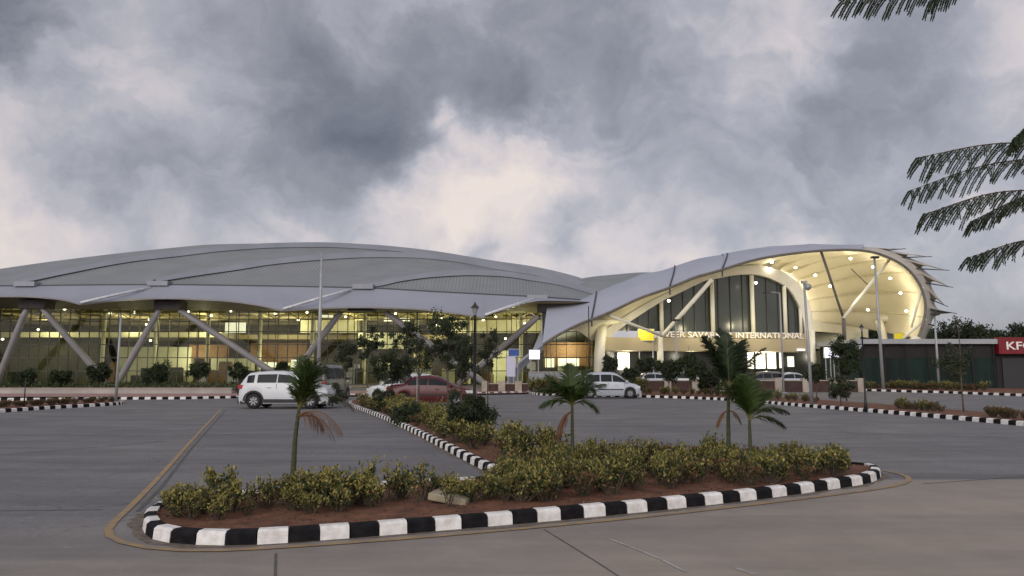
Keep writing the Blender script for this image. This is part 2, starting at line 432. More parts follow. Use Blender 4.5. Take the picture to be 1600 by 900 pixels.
sheet('drive', [(-70, 58.3), (60, 58.3), (60, 69), (-70, 69)], .012, m_roadR)

def offset_poly(pts, d, closed=True):
    n = len(pts); out = []
    for i, p in enumerate(pts):
        a = pts[(i-1) % n] if closed or i > 0 else p; b = pts[(i+1) % n] if closed or i < n-1 else p
        t = Vector((b[0]-a[0], b[1]-a[1])); t.normalize()
        out.append(Vector((p[0] - t.y * d, p[1] + t.x * d)))
    return out
def resample(pts, step, closed):
    p = [Vector(q[:2]) for q in pts]
    if closed: p.append(p[0])
    cum = [0]
    for a, b in zip(p, p[1:]): cum.append(cum[-1] + (b-a).length)
    n = max(2, int(round(cum[-1] / step)));
    if closed and n % 2: n += 1
    out = []; j = 0
    for k in range(n if closed else n + 1):
        s_ = cum[-1] * k / n
        while j < len(p) - 2 and cum[j+1] < s_: j += 1
        out.append(p[j].lerp(p[j+1], (s_ - cum[j]) / max(cum[j+1]-cum[j], 1e-9)))
    return out
def smooth2(pts, closed, it=2):
    p = [Vector(q[:2]) for q in pts]
    for _ in range(it):
        q = []
        n = len(p)
        for i in range(n if closed else n - 1):
            a, b = p[i], p[(i+1) % n]
            q += [a.lerp(b, .25), a.lerp(b, .75)]
        if not closed: q = [p[0]] + q + [p[-1]]
        p = q
    return p
krng = random.Random(4)
def kerb(pts, closed=False, step=.29, w=.13, h=.138, flip=False, name='kerb', start=0):
    """painted kerbstones, black and white in turn, chamfered on the road side; inward = left of the line"""
    p = resample(pts, step, closed)
    sgn = -1 if flip else 1
    ins = offset_poly(p, w * sgn, closed); cha = offset_poly(p, .035 * sgn, closed); bot = offset_poly(p, -.012 * sgn, closed)
    mb = MB(); n = len(p)
    for i in range(n if closed else n - 1):
        j = (i+1) % n; m = (i + start) % 2
        dz = krng.uniform(-.004, .004); e = .006
        def L2(a, b, t): return a.lerp(b, t)
        A = [L2(bot[i], bot[j], e/step), L2(bot[i], bot[j], 1 - e/step)]
        B = [L2(p[i], p[j], e/step), L2(p[i], p[j], 1 - e/step)]
        D = [L2(cha[i], cha[j], e/step), L2(cha[i], cha[j], 1 - e/step)]
        E = [L2(ins[i], ins[j], e/step), L2(ins[i], ins[j], 1 - e/step)]
        prof = [(A, -.01), (B, h*.82 + dz), (D, h + dz), (E, h + dz), (E, -.01)]
        rows = [[(q[k].x, q[k].y, z) for q, z in prof] for k in (0, 1)]
        mb.grid(rows, m)
        for k in (0, 1):
            nn = len(mb.v); mb.v += rows[k]; mb.f.append(tuple(range(nn, nn+5)) if k else tuple(range(nn+4, nn-1, -1))); mb.m.append(m)
    o = mb.build(name, [m_kw, m_kb]); recalc(o); tag(o, kind='structure')
    return o

# --- the island: front edge, right tip, back edges, the long stem and the left tip
isl_px = [(222, 822), (227, 836), (243, 846), (280, 851), (330, 853), (380, 853), (440, 850), (520, 844), (620, 836), (735, 826), (850, 816), (955, 806), (1060, 795),
          (1180, 782), (1260, 771), (1330, 761), (1362, 755), (1379, 746), (1370, 737), (1330, 733), (1200, 729), (1050, 724), (950, 721), (900, 716), (850, 708), (800, 696),
          (755, 681), (700, 662), (650, 645), (600, 631), (570, 627), (548, 628), (543, 633), (556, 639), (600, 655.5), (650, 679), (700, 706), (760, 738), (795, 753), (785, 757),
          (700, 760.5), (560, 769), (400, 780), (300, 789), (255, 797), (232, 807)]
isl = smooth2([G(*q) for q in isl_px], True, 2)
kerb(isl, True, .298, name='kerb')
soil = offset_poly(isl, .12)
mb = MB(); mb.poly([(q.x, q.y, .105) for q in soil]); o = mb.build('planting_bed', m_soil); tag(recalc_up(o), kind='structure')

drng = random.Random(12); dl = resample(isl, .12, True)
o1 = []; o2 = []; nn = len(dl); tv = [drng.random() for _ in range(nn // 5 + 2)]
for i, p in enumerate(dl):
    a = dl[i-1]; b = dl[(i+1) % nn]; t = Vector((b.x-a.x, b.y-a.y)).normalized(); k_, u_ = divmod(i, 5); w_ = .03 + .17 * (tv[k_] * (1-u_/5) + tv[k_+1] * u_/5) * drng.uniform(.6, 1)
    o1.append((p.x, p.y, .0075)); o2.append((p.x + t.y*w_, p.y - t.x*w_, .0075))
mb = MB()
for i in range(nn): j = (i+1) % nn; mb.quad(o1[i], o2[i], o2[j], o1[j])
tag(recalc_up(mb.build('kerbside_dirt', mat('kerb_dirt', (.10, .075, .055), .95, .4, 12, .5, col2=(.19, .16, .13)))), kind='structure')
# painted line round the island and the long straight line to the left
def strip(name, pts, w, z, m, closed=False, sm=2):
    p = smooth2([G(*q) for q in pts], closed, sm) if sm else [G(*q).to_2d() for q in pts]
    p = resample(p, .4, closed)
    a = offset_poly(p, w/2, closed); b = offset_poly(p, -w/2, closed)
    mb = MB()
    for i in range(len(p) - 1): mb.quad((*b[i], z), (*b[i+1], z), (*a[i+1], z), (*a[i], z))
    o = mb.build(name, m); tag(recalc_up(o), kind='structure'); return o
strip('painted_line', [(345, 640), (300, 688), (250, 745), (205, 792), (172, 822), (166, 836), (188, 850), (250, 861), (330, 863), (430, 858), (640, 843), (900, 820), (1100, 799), (1300, 775), (1400, 761), (1424, 752), (1416, 743), (1380, 736)], .082, .0125, m_line)
strip('slab_joint', [(352, 642), (300, 700), (252, 762), (215, 800)], .05, .0085, m_joint, sm=0)
strip('slab_joint', [(431, 866), (430, 899), (428, 990)], .022, .0085, m_joint, sm=0)
strip('slab_joint', [(850, 828), (905, 862), (960, 897), (1050, 960)], .016, .0085, m_joint, sm=0)
strip('slab_joint', [(-400, 806), (0, 799), (160, 797)], .02, .0085, m_joint, sm=0)
strip('slab_joint', [(1440, 757), (1600, 745), (1900, 722)], .02, .0085, m_joint, sm=0)
strip('slab_joint', [(255, 690), (0, 712), (-300, 735)], .03, .0085, m_joint, sm=0)
strip('slab_joint', [(640, 677), (470, 678), (320, 680)], .04, .0085, m_joint, sm=0)
strip('slab_joint', [(770, 668), (1100, 668), (1700, 690)], .04, .0085, m_joint, sm=0)
strip('chalk_mark', [(952, 843), (1000, 861), (1040, 878), (1072, 895)], .035, .0085, m_wline, sm=0)
strip('chalk_mark', [(1150, 889), (1182, 899)], .05, .0085, m_wline, sm=0)

# far kerbs
kL = [G(-260, 664), G(0, 645), G(100, 638), G(170, 634.5), G(196, 631.5), G(190, 628)]
kerb(smooth2(kL, False), False, .30, .14, .15)
bedL = smooth2(kL, False) + [Vector((-40, 36))]
mb = MB(); mb.poly([(q[0], q[1], .1) for q in bedL]); tag(recalc_up(mb.build('planting_bed', m_soil)), kind='structure')
kerb([G(-200, 628), G(195, 624.6), G(290, 624), G(380, 622), G(500, 620), G(640, 617.5), G(760, 616), G(822, 615)], False, .32, .14, .15, name='kerb')
kM = [G(822, 611), G(826, 616), G(850, 618.5), G(1000, 621), G(1100, 624), G(1170, 628.5), G(1260, 636.5), G(1360, 644.5), G(1480, 655), G(1600, 666), G(1760, 681)]
kerb(smooth2(kM, False), False, .30, .14, .15, name='kerb')
bedpts = smooth2(kM, False) + [G(1760, 664), G(1600, 653), G(1480, 643), G(1360, 633), G(1260, 626), G(1190, 620), G(1150, 616), G(1000, 613)]
mb = MB(); mb.poly([(q[0], q[1], .1) for q in bedpts]); tag(recalc_up(mb.build('planting_bed', m_soil)), kind='structure')
kR = [G(1120, 608.5), G(1190, 608.8), G(1345, 611), G(1470, 614.5), G(1600, 619.5), G(1800, 628)]
kerb(kR, False, .42, .16, .17, name='kerb')
bedpts = kR + [G(1800, 612), G(1600, 609), G(1345, 607.0), G(1120, 606.5)]
mb = MB(); mb.poly([(q[0], q[1], .12) for q in bedpts]); tag(recalc_up(mb.build('planting_bed', m_soil)), kind='structure')

# ================================================================== TERMINAL
term = empty('terminal_building', (-25, 76, 0))
tag(term, 'long airport terminal with glazed front under a domed grey membrane roof', 'building')
TO = (-25, 76, 0)
def tpart(mb, name, m, parent=None, smooth=False):
    o = mb.build(name, m, parent or term, smooth, off=TO); return o
gut = curve([(-260, 448), (-100, 447), (0, 446.5), (240, 444.5), (380, 446), (497, 448), (580, 450), (680, 455.5), (780, 460.5), (832, 463), (904, 468), (970, 474)])
Zc = curve([(-260, 455), (-150, 443), (0, 420), (100, 406), (250, 389), (344, 381.5), (420, 380.5), (500, 382), (560, 385)])
Ac = curve([(36, 436.5), (100, 422), (203, 401.5), (281, 392.5), (350, 384.5), (430, 379.5), (500, 378.5), (580, 382), (663, 390), (780, 408.5), (832, 416), (904, 433), (937, 446), (960, 456)])
Bc = curve([(244, 434), (300, 424.5), (353, 416), (430, 404), (500, 397.5), (580, 393.5), (640, 394), (700, 399), (780, 413), (832, 421), (904, 438), (940, 451), (960, 459)])
Cc = curve([(565, 443.5), (593, 440), (627, 432), (680, 424.5), (730, 421.5), (780, 423), (832, 430), (874, 437), (915, 448), (945, 457), (960, 462)])
YZ = lambda p: 75 + (p + 260) * .045
YA = lambda p: 72 + max(0, p - 36) * .045
YB = lambda p: 72 + max(0, p - 244) * .042
YC = lambda p: 72 + max(0, p - 565) * .040
YG = lambda p: 72.0
def loft(top, Yt, bot, Yb, p0, p1, n, rows, sag=.5, m=0, mb=None, fwd=0):
    mb = mb or MB(); g = []
    for i in range(n + 1):
        px = p0 + (p1 - p0) * i / n
        a = P(px, top(px), Yt(px)); b = P(px, bot(px), Yb(px))
        if b.z > a.z - .02: b = a + Vector((0, -.01, -.02))
        col = []
        for k in range(rows + 1):
            s_ = k / rows; q = a.lerp(b, s_); q.z -= sag * 4 * s_ * (1 - s_) * min(1, (a-b).length / 6); col.append(q)
        g.append(col)
    mb.grid(g, m); return mb
bandh = lambda f, d: (lambda p: f(p) + d(p))
hA = lambda p: 5 + 2.5 * min(1, max(0, (p - 36) / 150)) - 1.5 * min(1, max(0, (p - 600) / 300))
def rib(f, Yf, p0, p1, hh, n=70):
    """box-section rib with a dark strip under it for the shadow gap"""
    mb = MB(); rows = []
    for i in range(n + 1):
        px = p0 + (p1 - p0) * i / n
        a = P(px, f(px), Yf(px)); b = P(px, f(px) + hh(px), Yf(px) - .5)
        rows.append([a + Vector((0, 1.2, -.35)), a, a + Vector((0, -.32, -.05)), b, b + Vector((0, 1.1, -.05))])
    mb.grid(rows); o = tpart(mb, 'roof_rib', m_band); 
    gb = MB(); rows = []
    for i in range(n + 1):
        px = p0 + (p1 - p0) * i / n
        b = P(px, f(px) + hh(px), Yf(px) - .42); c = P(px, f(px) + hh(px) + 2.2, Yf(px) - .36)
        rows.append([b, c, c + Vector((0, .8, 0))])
    gb.grid(rows); g = gb.build('rib_gap_shade', m_dark, o, off=TO)  # dark strip put in as the shade below the rib
    return o
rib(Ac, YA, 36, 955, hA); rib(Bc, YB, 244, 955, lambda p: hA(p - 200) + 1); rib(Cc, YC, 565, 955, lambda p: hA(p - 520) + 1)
def below(f, d): return lambda p: f(p) + d(p)
tpart(loft(Zc, YZ, lambda p: gut(p) - 1 if p < 36 else Ac(p) + .5, lambda p: YG(p) if p < 36 else YA(p) + .3, -260, 556, 60, 6), 'roof_panel', m_panel, smooth=True)
tpart(loft(lambda p: Ac(p) + hA(p), lambda p: YA(p) - .2, lambda p: gut(p) - 1 if p < 244 else Bc(p) + .5, lambda p: YG(p) if p < 244 else YB(p) + .3, 38, 955, 80, 6), 'roof_panel', m_panel, smooth=True)
tpart(loft(lambda p: Bc(p) + hA(p-200)+1, lambda p: YB(p) - .2, lambda p: gut(p) - 1 if p < 565 else Cc(p) + .5, lambda p: YG(p) if p < 565 else YC(p) + .3, 246, 955, 80, 6), 'roof_panel', m_panel, smooth=True)
tpart(loft(lambda p: Cc(p) + hA(p-520)+1, lambda p: YC(p) - .2, lambda p: gut(p) - 1, YG, 567, 955, 50, 5), 'roof_panel', m_panel, smooth=True)
# rear slope
mb = MB(); rows = []
for i in range(61):
    px = -260 + 1215 * i / 60
    if px < 440: a = P(px, Zc(px), YZ(px))
    else: a = P(px, Ac(px), YA(px))
    rows.append([a + Vector((0, .02, -.03)), a + Vector((0, 8, -1.2)), a + Vector((0, 18, -4.5)), Vector((a.x, a.y + 28, 5))])
mb.grid(rows); tpart(mb, 'rear_roof', m_panel, smooth=True)
# second low roof wing behind the join
mb = MB(); rows = []
wg = curve([(890, 440), (920, 433), (960, 429), (1005, 425.5), (1060, 428), (1120, 436)])
for i in range(21):
    px = 890 + 230 * i / 20; a = P(px, wg(px), 104); rows.append([a + Vector((0, 14, -3)), a, a + Vector((0, -6, -1.5)), a + Vector((0, -12, -4.5))])
mb.grid(rows); tpart(mb, 'roof_wing', striped('wing_panel', (.16, .18, .19), (.25, .27, .28), 1.6, .6, 'X'))
# gutter line on the eave
mb = MB(); rows = []
for i in range(61):
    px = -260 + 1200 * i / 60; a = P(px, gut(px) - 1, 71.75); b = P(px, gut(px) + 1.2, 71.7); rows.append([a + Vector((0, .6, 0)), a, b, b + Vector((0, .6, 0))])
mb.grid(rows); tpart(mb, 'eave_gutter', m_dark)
# node caps where ribs spring
for px, py in ((36, 441), (244, 440), (565, 445), (838, 462)):
    mb = MB(); c = P(px, py, 71.3); mb.box((c.x-.9, 71.3, c.z-.38), (c.x+1.1, 72.4, c.z+.08)); tpart(mb, 'rib_shoe', m_band)
# fascia membranes
sc = [(-190, 475, 66), (-100, 464, 69), (30, 462, 69), (90, 466, 68.3), (125, 474, 66.5), (180, 468.5, 68.5), (255, 465, 69), (340, 468, 69), (400, 475, 68), (441, 484, 66.5), (500, 480.5, 68.5), (560, 479, 69), (640, 481, 69), (700, 487, 68), (757, 495, 66.5)]
tips = [-190, 125, 441, 757]
for a_, b_ in zip(tips, tips[1:]):
    pts = [q for q in sc if a_ <= q[0] <= b_]; fy = curve([(q[0], q[1]) for q in pts]); fY = curve([(q[0], q[2]) for q in pts])
    tpart(loft(lambda p: gut(p) + 1.2, lambda p: 71.7, fy, fY, a_, b_, 40, 4, .15), 'eave_membrane', m_fascia, smooth=True)
    # thickness of the hem, then the dark soffit back to the glass
    mb = MB(); rows = []
    for i in range(41):
        px = a_ + (b_ - a_) * i / 40; q = P(px, fy(px), fY(px)); rows.append([q, q + Vector((0, .03, -.14)), q + Vector((0, .4, -.12))])
    mb.grid(rows); tpart(mb, 'hem', m_leg)
    mb = MB(); rows = []
    for i in range(41):
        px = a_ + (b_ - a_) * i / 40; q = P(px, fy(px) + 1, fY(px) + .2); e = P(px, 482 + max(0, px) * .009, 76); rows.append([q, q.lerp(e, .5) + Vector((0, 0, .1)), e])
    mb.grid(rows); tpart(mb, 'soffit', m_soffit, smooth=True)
fy = curve([(757, 495), (790, 484), (826, 472.5), (850, 470), (930, 472)]); fY = curve([(757, 66.5), (790, 68), (826, 69), (850, 69), (930, 69)])
tpart(loft(lambda p: gut(p) + 1.2, lambda p: 71.7, fy, fY, 757, 930, 20, 3, .1), 'eave_membrane', m_fascia, smooth=True)
mb = MB(); rows = []
for i in range(21):
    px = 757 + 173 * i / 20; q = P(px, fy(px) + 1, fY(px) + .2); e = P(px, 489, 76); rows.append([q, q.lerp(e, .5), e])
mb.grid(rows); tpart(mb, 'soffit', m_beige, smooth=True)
# highlight on each fold, shoe to tip, put in as a white tube
for (ax, ay), (bx, by) in (((235, 449), (126, 473)), ((548, 452), (442, 483)), ((836, 466), (758, 492))):
    mb = MB(); mb.tube([P(ax, ay, 71.2), P((ax+bx)/2, (ay+by)/2 - .4, 68.6), P(bx, by, 66.5)], .13, 6); tpart(mb, 'fold_highlight', mat('fold_highlight_white', (.62, .63, .66), .5), smooth=True)
# inclined legs, two from each soffit node
def leg(a, b, Ya, Yb, r=.31):
    top = P(a[0], a[1], Ya); q = P(b[0], b[1], Yb); dv = q - top; k = (0.05 - top.z) / dv.z; bt = top + dv * k
    mb = MB(); mb.tube([top, top.lerp(bt, .12), top.lerp(bt, .9), bt], [r*.75, r, r, r*.7], 14); tpart(mb, 'leg', m_leg, smooth=True)
for a, b in (((42, 482), (-2, 590)), ((66, 482), (140, 567)), ((250, 482), (184, 598)), ((280, 484), (430, 584)), ((532, 488), (468, 572)), ((602, 488), (742, 588)), ((842, 494), (772, 553)), ((905, 488), (975, 590)), ((-150, 480), (-40, 585))):
    leg(a, b, 71, 73.5)
for px in (54, 264, 565, 860):
    mb = MB(); c = P(px, 480 + px*.008, 71); mb.box((c.x-1.25, 70.5, c.z-.1), (c.x+1.25, 72.2, c.z+.7)); tpart(mb, 'leg_head', mat('leg_head', (.055, .05, .05), .8))
# glazed front with mullions
X0, X1 = P(-200, 500, 76).x, P(938, 500, 76).x
cw = MB(); cw.box((X0, 76.0, .2), (X1, 76.02, 8.6)); cwo = tpart(cw, 'curtain_wall', m_glass)
mb = MB(); x = X0
while x < X1: mb.box((x-.03, 75.95, .2), (x+.03, 76.08, 8.7)); x += 1.02
for z in (.25, 1.6, 2.95, 4.3, 5.6, 6.9, 8.0): mb.box((X0, 75.91, z-.045), (X1, 75.985, z+.045))
mb.build('mullions', m_mull, cwo, off=TO)
mb = MB(); x = X0 + .5
while x < X1:
    a = Vector((x, 76.5, .2)); mb.tube([a, a + Vector((.0, .5, 4)), a + Vector((0, 0, 8.3))], .045, 5); x += 4.08
mb.build('braces', m_mull, cwo, off=TO)
# interior
mb = MB(); mb.box((X0, 76.2, -.3), (X1, 101, .2)); tpart(mb, 'floor', mat('polished_floor', (.35, .33, .26), .25, .1, 1))
mb = MB(); mb.box((X0, 100, .2), (X1, 100.4, 12)); mb.box((X0-.3, 76.3, .2), (X0, 100, 12)); mb.box((X1, 76.3, .2), (X1+.3, 100, 9)); tpart(mb, 'rear_wall', mat('rear_wall_olive', (.17, .15, .09), .8, .4, .6))
mb = MB(); rows = []
for i in range(90):
    xx = X0 + (X1 - X0) * i / 89; w = .45 * abs(math.sin(i * PI / 11))
    rows.append([Vector((xx, 76.6, 8.72)), Vector((xx, 82, 8.2 + w)), Vector((xx, 90, 7.7 + w)), Vector((xx, 100, 7.1 + w))])
mb.grid(rows); tpart(mb, 'ceiling', m_ceil, smooth=True)
mb = MB()
for i in range(14):
    xx = X0 + 2 + i * 5.4; mb.tube([(xx, 77, 8.4), (xx + 3, 84, 7.9), (xx + 6, 95, 7.3)], .22, 6)
for y_, z_ in ((80, 7.9), (86, 7.6), (92, 7.3)): mb.box((X0, y_, z_), (X1, y_+.25, z_+.3))
tpart(mb, 'ceiling_beams', mat('beam', (.32, .28, .17), .7))
mb = MB(); x = X0 + .3; k = 0
while x < X1 - 2:
    for y_, zl, zh in ((77.2, 7.7, 8.6), (82.5, 7.3, 8.1)): mb.tube([(x, y_, zl if k % 2 else zh), (x + 1.35, y_, zh if k % 2 else zl)], .06, 5)
    x += 1.35; k += 1
for y_, z_ in ((77.2, 7.7), (82.5, 7.3)): mb.tube([(X0, y_, z_), (X1, y_, z_)], .08, 6)
tpart(mb, 'roof_truss', mat('truss', (.22, .19, .11), .7))
rngi = random.Random(3); cols = [m_intd, m_cream, m_wood, m_black, m_steel, m_wallg, m_lav]
for k in range(46):
    x = rngi.uniform(X0 + 20, X1 - 1); y_ = rngi.uniform(77, 81); w_, h_ = rngi.uniform(.3, 1.5), rngi.uniform(.6, 2.3); mb = MB(); mb.box((x, y_, .2), (x + w_, y_ + .5, .2 + h_)); mb.box((x + .08, y_ - .05, .2 + h_), (x + w_ - .08, y_ + .4, .28 + h_)); tpart(mb, 'counter', cols[k % 7])
for k in range(9):
    x = X0 + 22 + k * 5.6; mb = MB(); mb.tube([(x, 79.5, .2), (x, 79.5, 9)], .2, 10); tpart(mb, 'interior_column', m_cream)
def ibox(name, p0, y0, p1, y1, Y, depth, m):
    a, b = P(p0, y0, Y), P(p1, y1, Y); mb = MB(); mb.box((min(a.x, b.x), Y, max(.2, min(a.z, b.z))), (max(a.x, b.x), Y + depth, max(a.z, b.z))); return tpart(mb, name, m)
ibox('mezzanine', -200, 519, 345, 527, 84, 12, m_cream); ibox('mezzanine', 360, 523, 700, 530, 88, 10, m_beige)
ibox('partition', 186, 542, 296, 603, 82, 1, m_wallg); ibox('partition', 296, 538, 352, 560, 82.2, 1, m_wood); ibox('partition', 330, 560, 392, 603, 81.5, 1, m_wallg)
ibox('partition', 392, 536, 476, 568, 83, 1, m_wood); ibox('partition', -60, 528, 150, 603, 85, 1, m_intd); ibox('partition', 470, 500, 560, 520, 86, 1, m_cream)
ibox('partition', 500, 560, 640, 603, 83, 1, m_intd); ibox('partition', 560, 520, 640, 545, 84, 1, m_wallg); ibox('partition', 770, 548, 812, 603, 82, 1, m_wallg)
ibox('partition', 646, 545, 672, 603, 80, 1, m_yel if False else mat('yellow_wall', (.6, .52, .12), .7)); ibox('partition', 850, 535, 925, 572, 80, 1, m_wood); ibox('partition', 700, 500, 930, 520, 86, 1, m_cream)
ibox('partition', 220, 575, 262, 603, 79, .8, mat('kiosk_dark', (.03, .035, .03), .6))
for q in ((352, 504, 383, 520, 80), (413, 566, 432, 574, 79), (455, 562, 470, 574, 79), (600, 497, 640, 502, 84), (680, 506, 700, 510, 84), (500, 492, 520, 496, 80), (852, 560, 866, 574, 79), (872, 560, 905, 572, 79), (940, 558, 946, 572, 75)):
    ibox('light_panel', q[0], q[1], q[2], q[3], q[4], .1, m_litw)
for i, (px, py, Y) in enumerate(((101, 483, 77), (33, 497, 78), (4, 530, 79), (233, 499, 78), (229, 507, 79), (235, 532, 80), (295, 487, 77), (172, 489, 78), (210, 488, 78), (466, 500, 78), (480, 488, 77), (690, 497, 78),
                                 (540, 495, 80), (330, 493, 79), (360, 486, 77), (790, 529, 77.5), (755, 500, 78), (775, 495, 79), (618, 490, 77), (716, 488, 77), (430, 490, 79), (60, 515, 80), (884, 498, 78), (820, 505, 78))):
    c = P(px, py, Y); mb = MB(); mb.lathe([(0, -.12), (.11, -.07), (.15, 0), (.09, .08), (0, .12)], 10, 0, c); tpart(mb, 'ceiling_light', m_lamp, smooth=True)
for x, y, z, p in ((-52, 82, 6.6, 520), (-43, 84, 6.4, 520), (-34, 82, 6.6, 620), (-26, 84, 6.4, 620), (-17, 82, 6.6, 620), (-8, 84, 6.4, 650), (1, 81, 6.6, 650), (-35, 80, 3.0, 300), (-25, 79.5, 3.0, 240), (-12, 80, 2.6, 260), (-2, 79, 2.6, 300), (6, 78.3, 4, 420), (-46, 80, 2.6, 60)):
    point_lamp('interior_lamp', (x, y, z), p * 1.1, (1, .90, .60), .7, None).parent = None
# second flat roof over the left end beyond the glass is closed by the rear wall

# ================================================================== ENTRANCE CANOPY
can = empty('entrance_canopy', (15, 70, 0)); CO = (15, 70, 0)
tag(can, 'tall curved membrane canopy over the entrance, grey outside and lit cream inside, with pointed corners', 'canopy')
def cpart(mb, name, m, parent=None, smooth=False): return mb.build(name, m, parent or can, smooth, off=CO)
YF = lambda p: 64 + (p - 800) * .0155
# rim: lower edge of the outer skin, left foot to right foot
rim = [(790, 600), (811, 568), (847, 540), (871, 524), (904, 507), (928, 498), (955, 487), (1000, 466), (1045, 450), (1085, 434), (1120, 424), (1180, 406), (1240, 396), (1297, 391), (1345, 391.5), (1380, 399), (1413, 416), (1433, 438), (1443, 460), (1446, 480), (1443, 503), (1433, 531), (1418, 560), (1402, 600)]
topc = [(792, 596), (806, 556), (847, 478), (870, 474), (901, 467), (934, 452), (966, 440), (1000, 427), (1021, 424), (1055, 413), (1084, 404), (1130, 396.5), (1180, 388), (1213, 384.5), (1263, 382.5), (1307, 383.5), (1350, 385), (1389, 391), (1419, 405), (1441, 427), (1452, 450), (1456, 470), (1454, 500), (1444, 531), (1430, 560), (1414, 600)]
# outer skin: left sweep in scalloped bays (curve by px up to the crown)
rl = curve([q for q in rim if 847 <= q[0] <= 1345]); tl = curve([q for q in topc if 847 <= q[0] <= 1350])
seams = [847, 924, 1046, 1128, 1200, 1262, 1345]
mb = MB()
for a_, b_ in zip(seams, seams[1:]):
    rows = []
    for i in range(17):
        px = a_ + (b_ - a_) * i / 16; u = i / 16; sag = 4*u*(1-u)
        sc_ = 5.0 * sag if a_ >= 924 and b_ <= 1130 else (1.5 * sag if a_ >= 924 else 0)
        a = P(px, rl(px) - sc_ * .5, YF(px)); b = P(px + (8 if b_ < 1200 else 0), tl(px), YF(px) + 6.5)
        col = []
        for k in range(9):
            s_ = k / 8; q = a.lerp(b, s_); bul = 4*s_*(1-s_)
            q.y -= .9 * bul * .8; q.z += .25 * bul - .12 * sag * bul; col.append(q)
        e = b + Vector((0, 5, -1.2)); col.append(e); col.append(b + Vector((0, 11, -4)))
        rows.append(col)
    mb.grid(rows)
cpart(mb, 'outer_skin', m_memb, smooth=True)
# tail wrapping to the ground at the left foot
mb = MB(); rows = []
tailR = [P(px, py, YF(px)) for px, py in ((790, 603), (800, 583), (811, 568), (828, 554), (847, 540), (848, 539.6))]
tailT = [P(px, py, YF(px) + d) for (px, py), d in (((792, 597), .6), ((803, 572), .8), ((818, 558), 1), ((836, 544), 1.5), ((845.5, 515), 4), ((847, 478), 6.5))]
for a, b in zip(tailR, tailT): rows.append([a, a.lerp(b, .5) + Vector((0, -.15, .1)), b, b + Vector((.6, .8, -.4))])
mb.grid(rows); cpart(mb, 'tail_skin', m_memb, smooth=True)
# seams cables on the skin
for px in (924, 1046, 1128):
    mb = MB(); pts = []
    for k in range(9):
        s_ = k / 8; a = P(px, rl(px) + 10, YF(px)) if k < 0 else P(px, rl(px), YF(px)); b = P(px + 8, tl(px), YF(px) + 6.5); q = a.lerp(b, s_); bul = 4*s_*(1-s_); q.y -= .9*bul*.8 + .06; q.z += .25*bul + .06; pts.append(q)
    low = P(px + 1, rl(px) + 11, YF(px)); mb.tube([low] + pts, .07, 6); cpart(mb, 'seam_cable', m_dark)
# rim tube
rimpts = spline3([P(px, py, YF(px)) for px, py in rim], 120)
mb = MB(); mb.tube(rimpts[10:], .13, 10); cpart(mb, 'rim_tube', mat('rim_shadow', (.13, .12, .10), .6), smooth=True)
# right side: collar from rim to pointed outer corners
tipsR = [(1372, 386.5), (1409, 389), (1450, 401), (1477, 422), (1483, 448), (1476, 477), (1489, 489), (1458, 508), (1447, 540)]
rimR = [(1330, 390), (1362, 392.5), (1392, 403), (1417, 419), (1434, 440), (1444, 463), (1446, 482), (1443, 505), (1431, 534)]
backR = [(1340, 385), (1376, 388.5), (1404, 397), (1427, 411), (1444, 431), (1453, 456), (1455, 484), (1450, 511), (1440, 545)]
bsp = spline3([P(px, py, YF(px) + 5) for px, py in backR], 8 * 8 + 1); rsp = spline3([P(px, py, YF(px)) for px, py in rimR], 8 * 8 + 1)
mb = MB(); rows = []
for i in range(65):
    k, u = divmod(i, 8); u /= 8
    t0 = P(tipsR[k][0], tipsR[k][1], YF(tipsR[k][0]) + 3.0); 
    t1 = P(tipsR[min(k+1, 8)][0], tipsR[min(k+1, 8)][1], YF(tipsR[min(k+1, 8)][0]) + 3.0)
    ch = t0.lerp(t1, u); base = bsp[i]; sag = (4*u*(1-u)) ** .45
    e = ch.lerp(base, .80 * sag)
    rows.append([rsp[i], rsp[i].lerp(bsp[i], .5) + Vector((.25, 0, .15)), rsp[i].lerp(bsp[i], .5).lerp(e, .6), e])
mb.grid(rows)
sk = cpart(mb, 'corner_membrane', [mat('corner_membrane', (.46, .43, .37), .65, .1, .4)], smooth=True)
mb = MB()
for k in range(1, 8):
    a = P(rimR[k][0], rimR[k][1], YF(rimR[k][0]) + 2); t = P(tipsR[k][0], tipsR[k][1], YF(tipsR[k][0]) + 3); dv = (t - a).normalized(); mb.tube([a, t + dv * .6], [.09, .035], 6)
cpart(mb, 'corner_struts', m_dark)
mb = MB(); rows = []
for b in bsp: rows.append([b, b + Vector((.1, 4, -.2)), b + Vector((-.6, 9, -1))])
mb.grid(rows); cpart(mb, 'outer_skin', m_memb, smooth=True)

# inner arch of the glazed wall
YI = lambda p: YF(p) + 3.4
archI = [(953, 527), (984, 503), (1034, 471), (1055, 461), (1099, 440), (1115, 436), (1147, 430), (1168, 428.5), (1187, 430), (1209, 437), (1232, 451), (1248, 476), (1255, 498), (1258, 517), (1259, 530)]
archO = [(930, 530), (960, 505), (1010, 474), (1040, 459), (1090, 433), (1110, 426), (1145, 418), (1170, 414.5), (1194, 416), (1222, 424), (1246, 441), (1261, 468), (1268, 494), (1270, 515), (1271, 530)]
ai = spline3([P(px, py, YI(px)) for px, py in archI], 60); ao = spline3([P(px, py, YI(px)) for px, py in archO], 60)
mb = MB(); rows = []
for a, b in zip(ai, ao): rows.append([a + Vector((0, .9, 0)), a, b, b + Vector((0, .9, 0)), a + Vector((0, .9, 0))])
mb.grid(rows); cpart(mb, 'arch_frame', m_cream2, smooth=False)
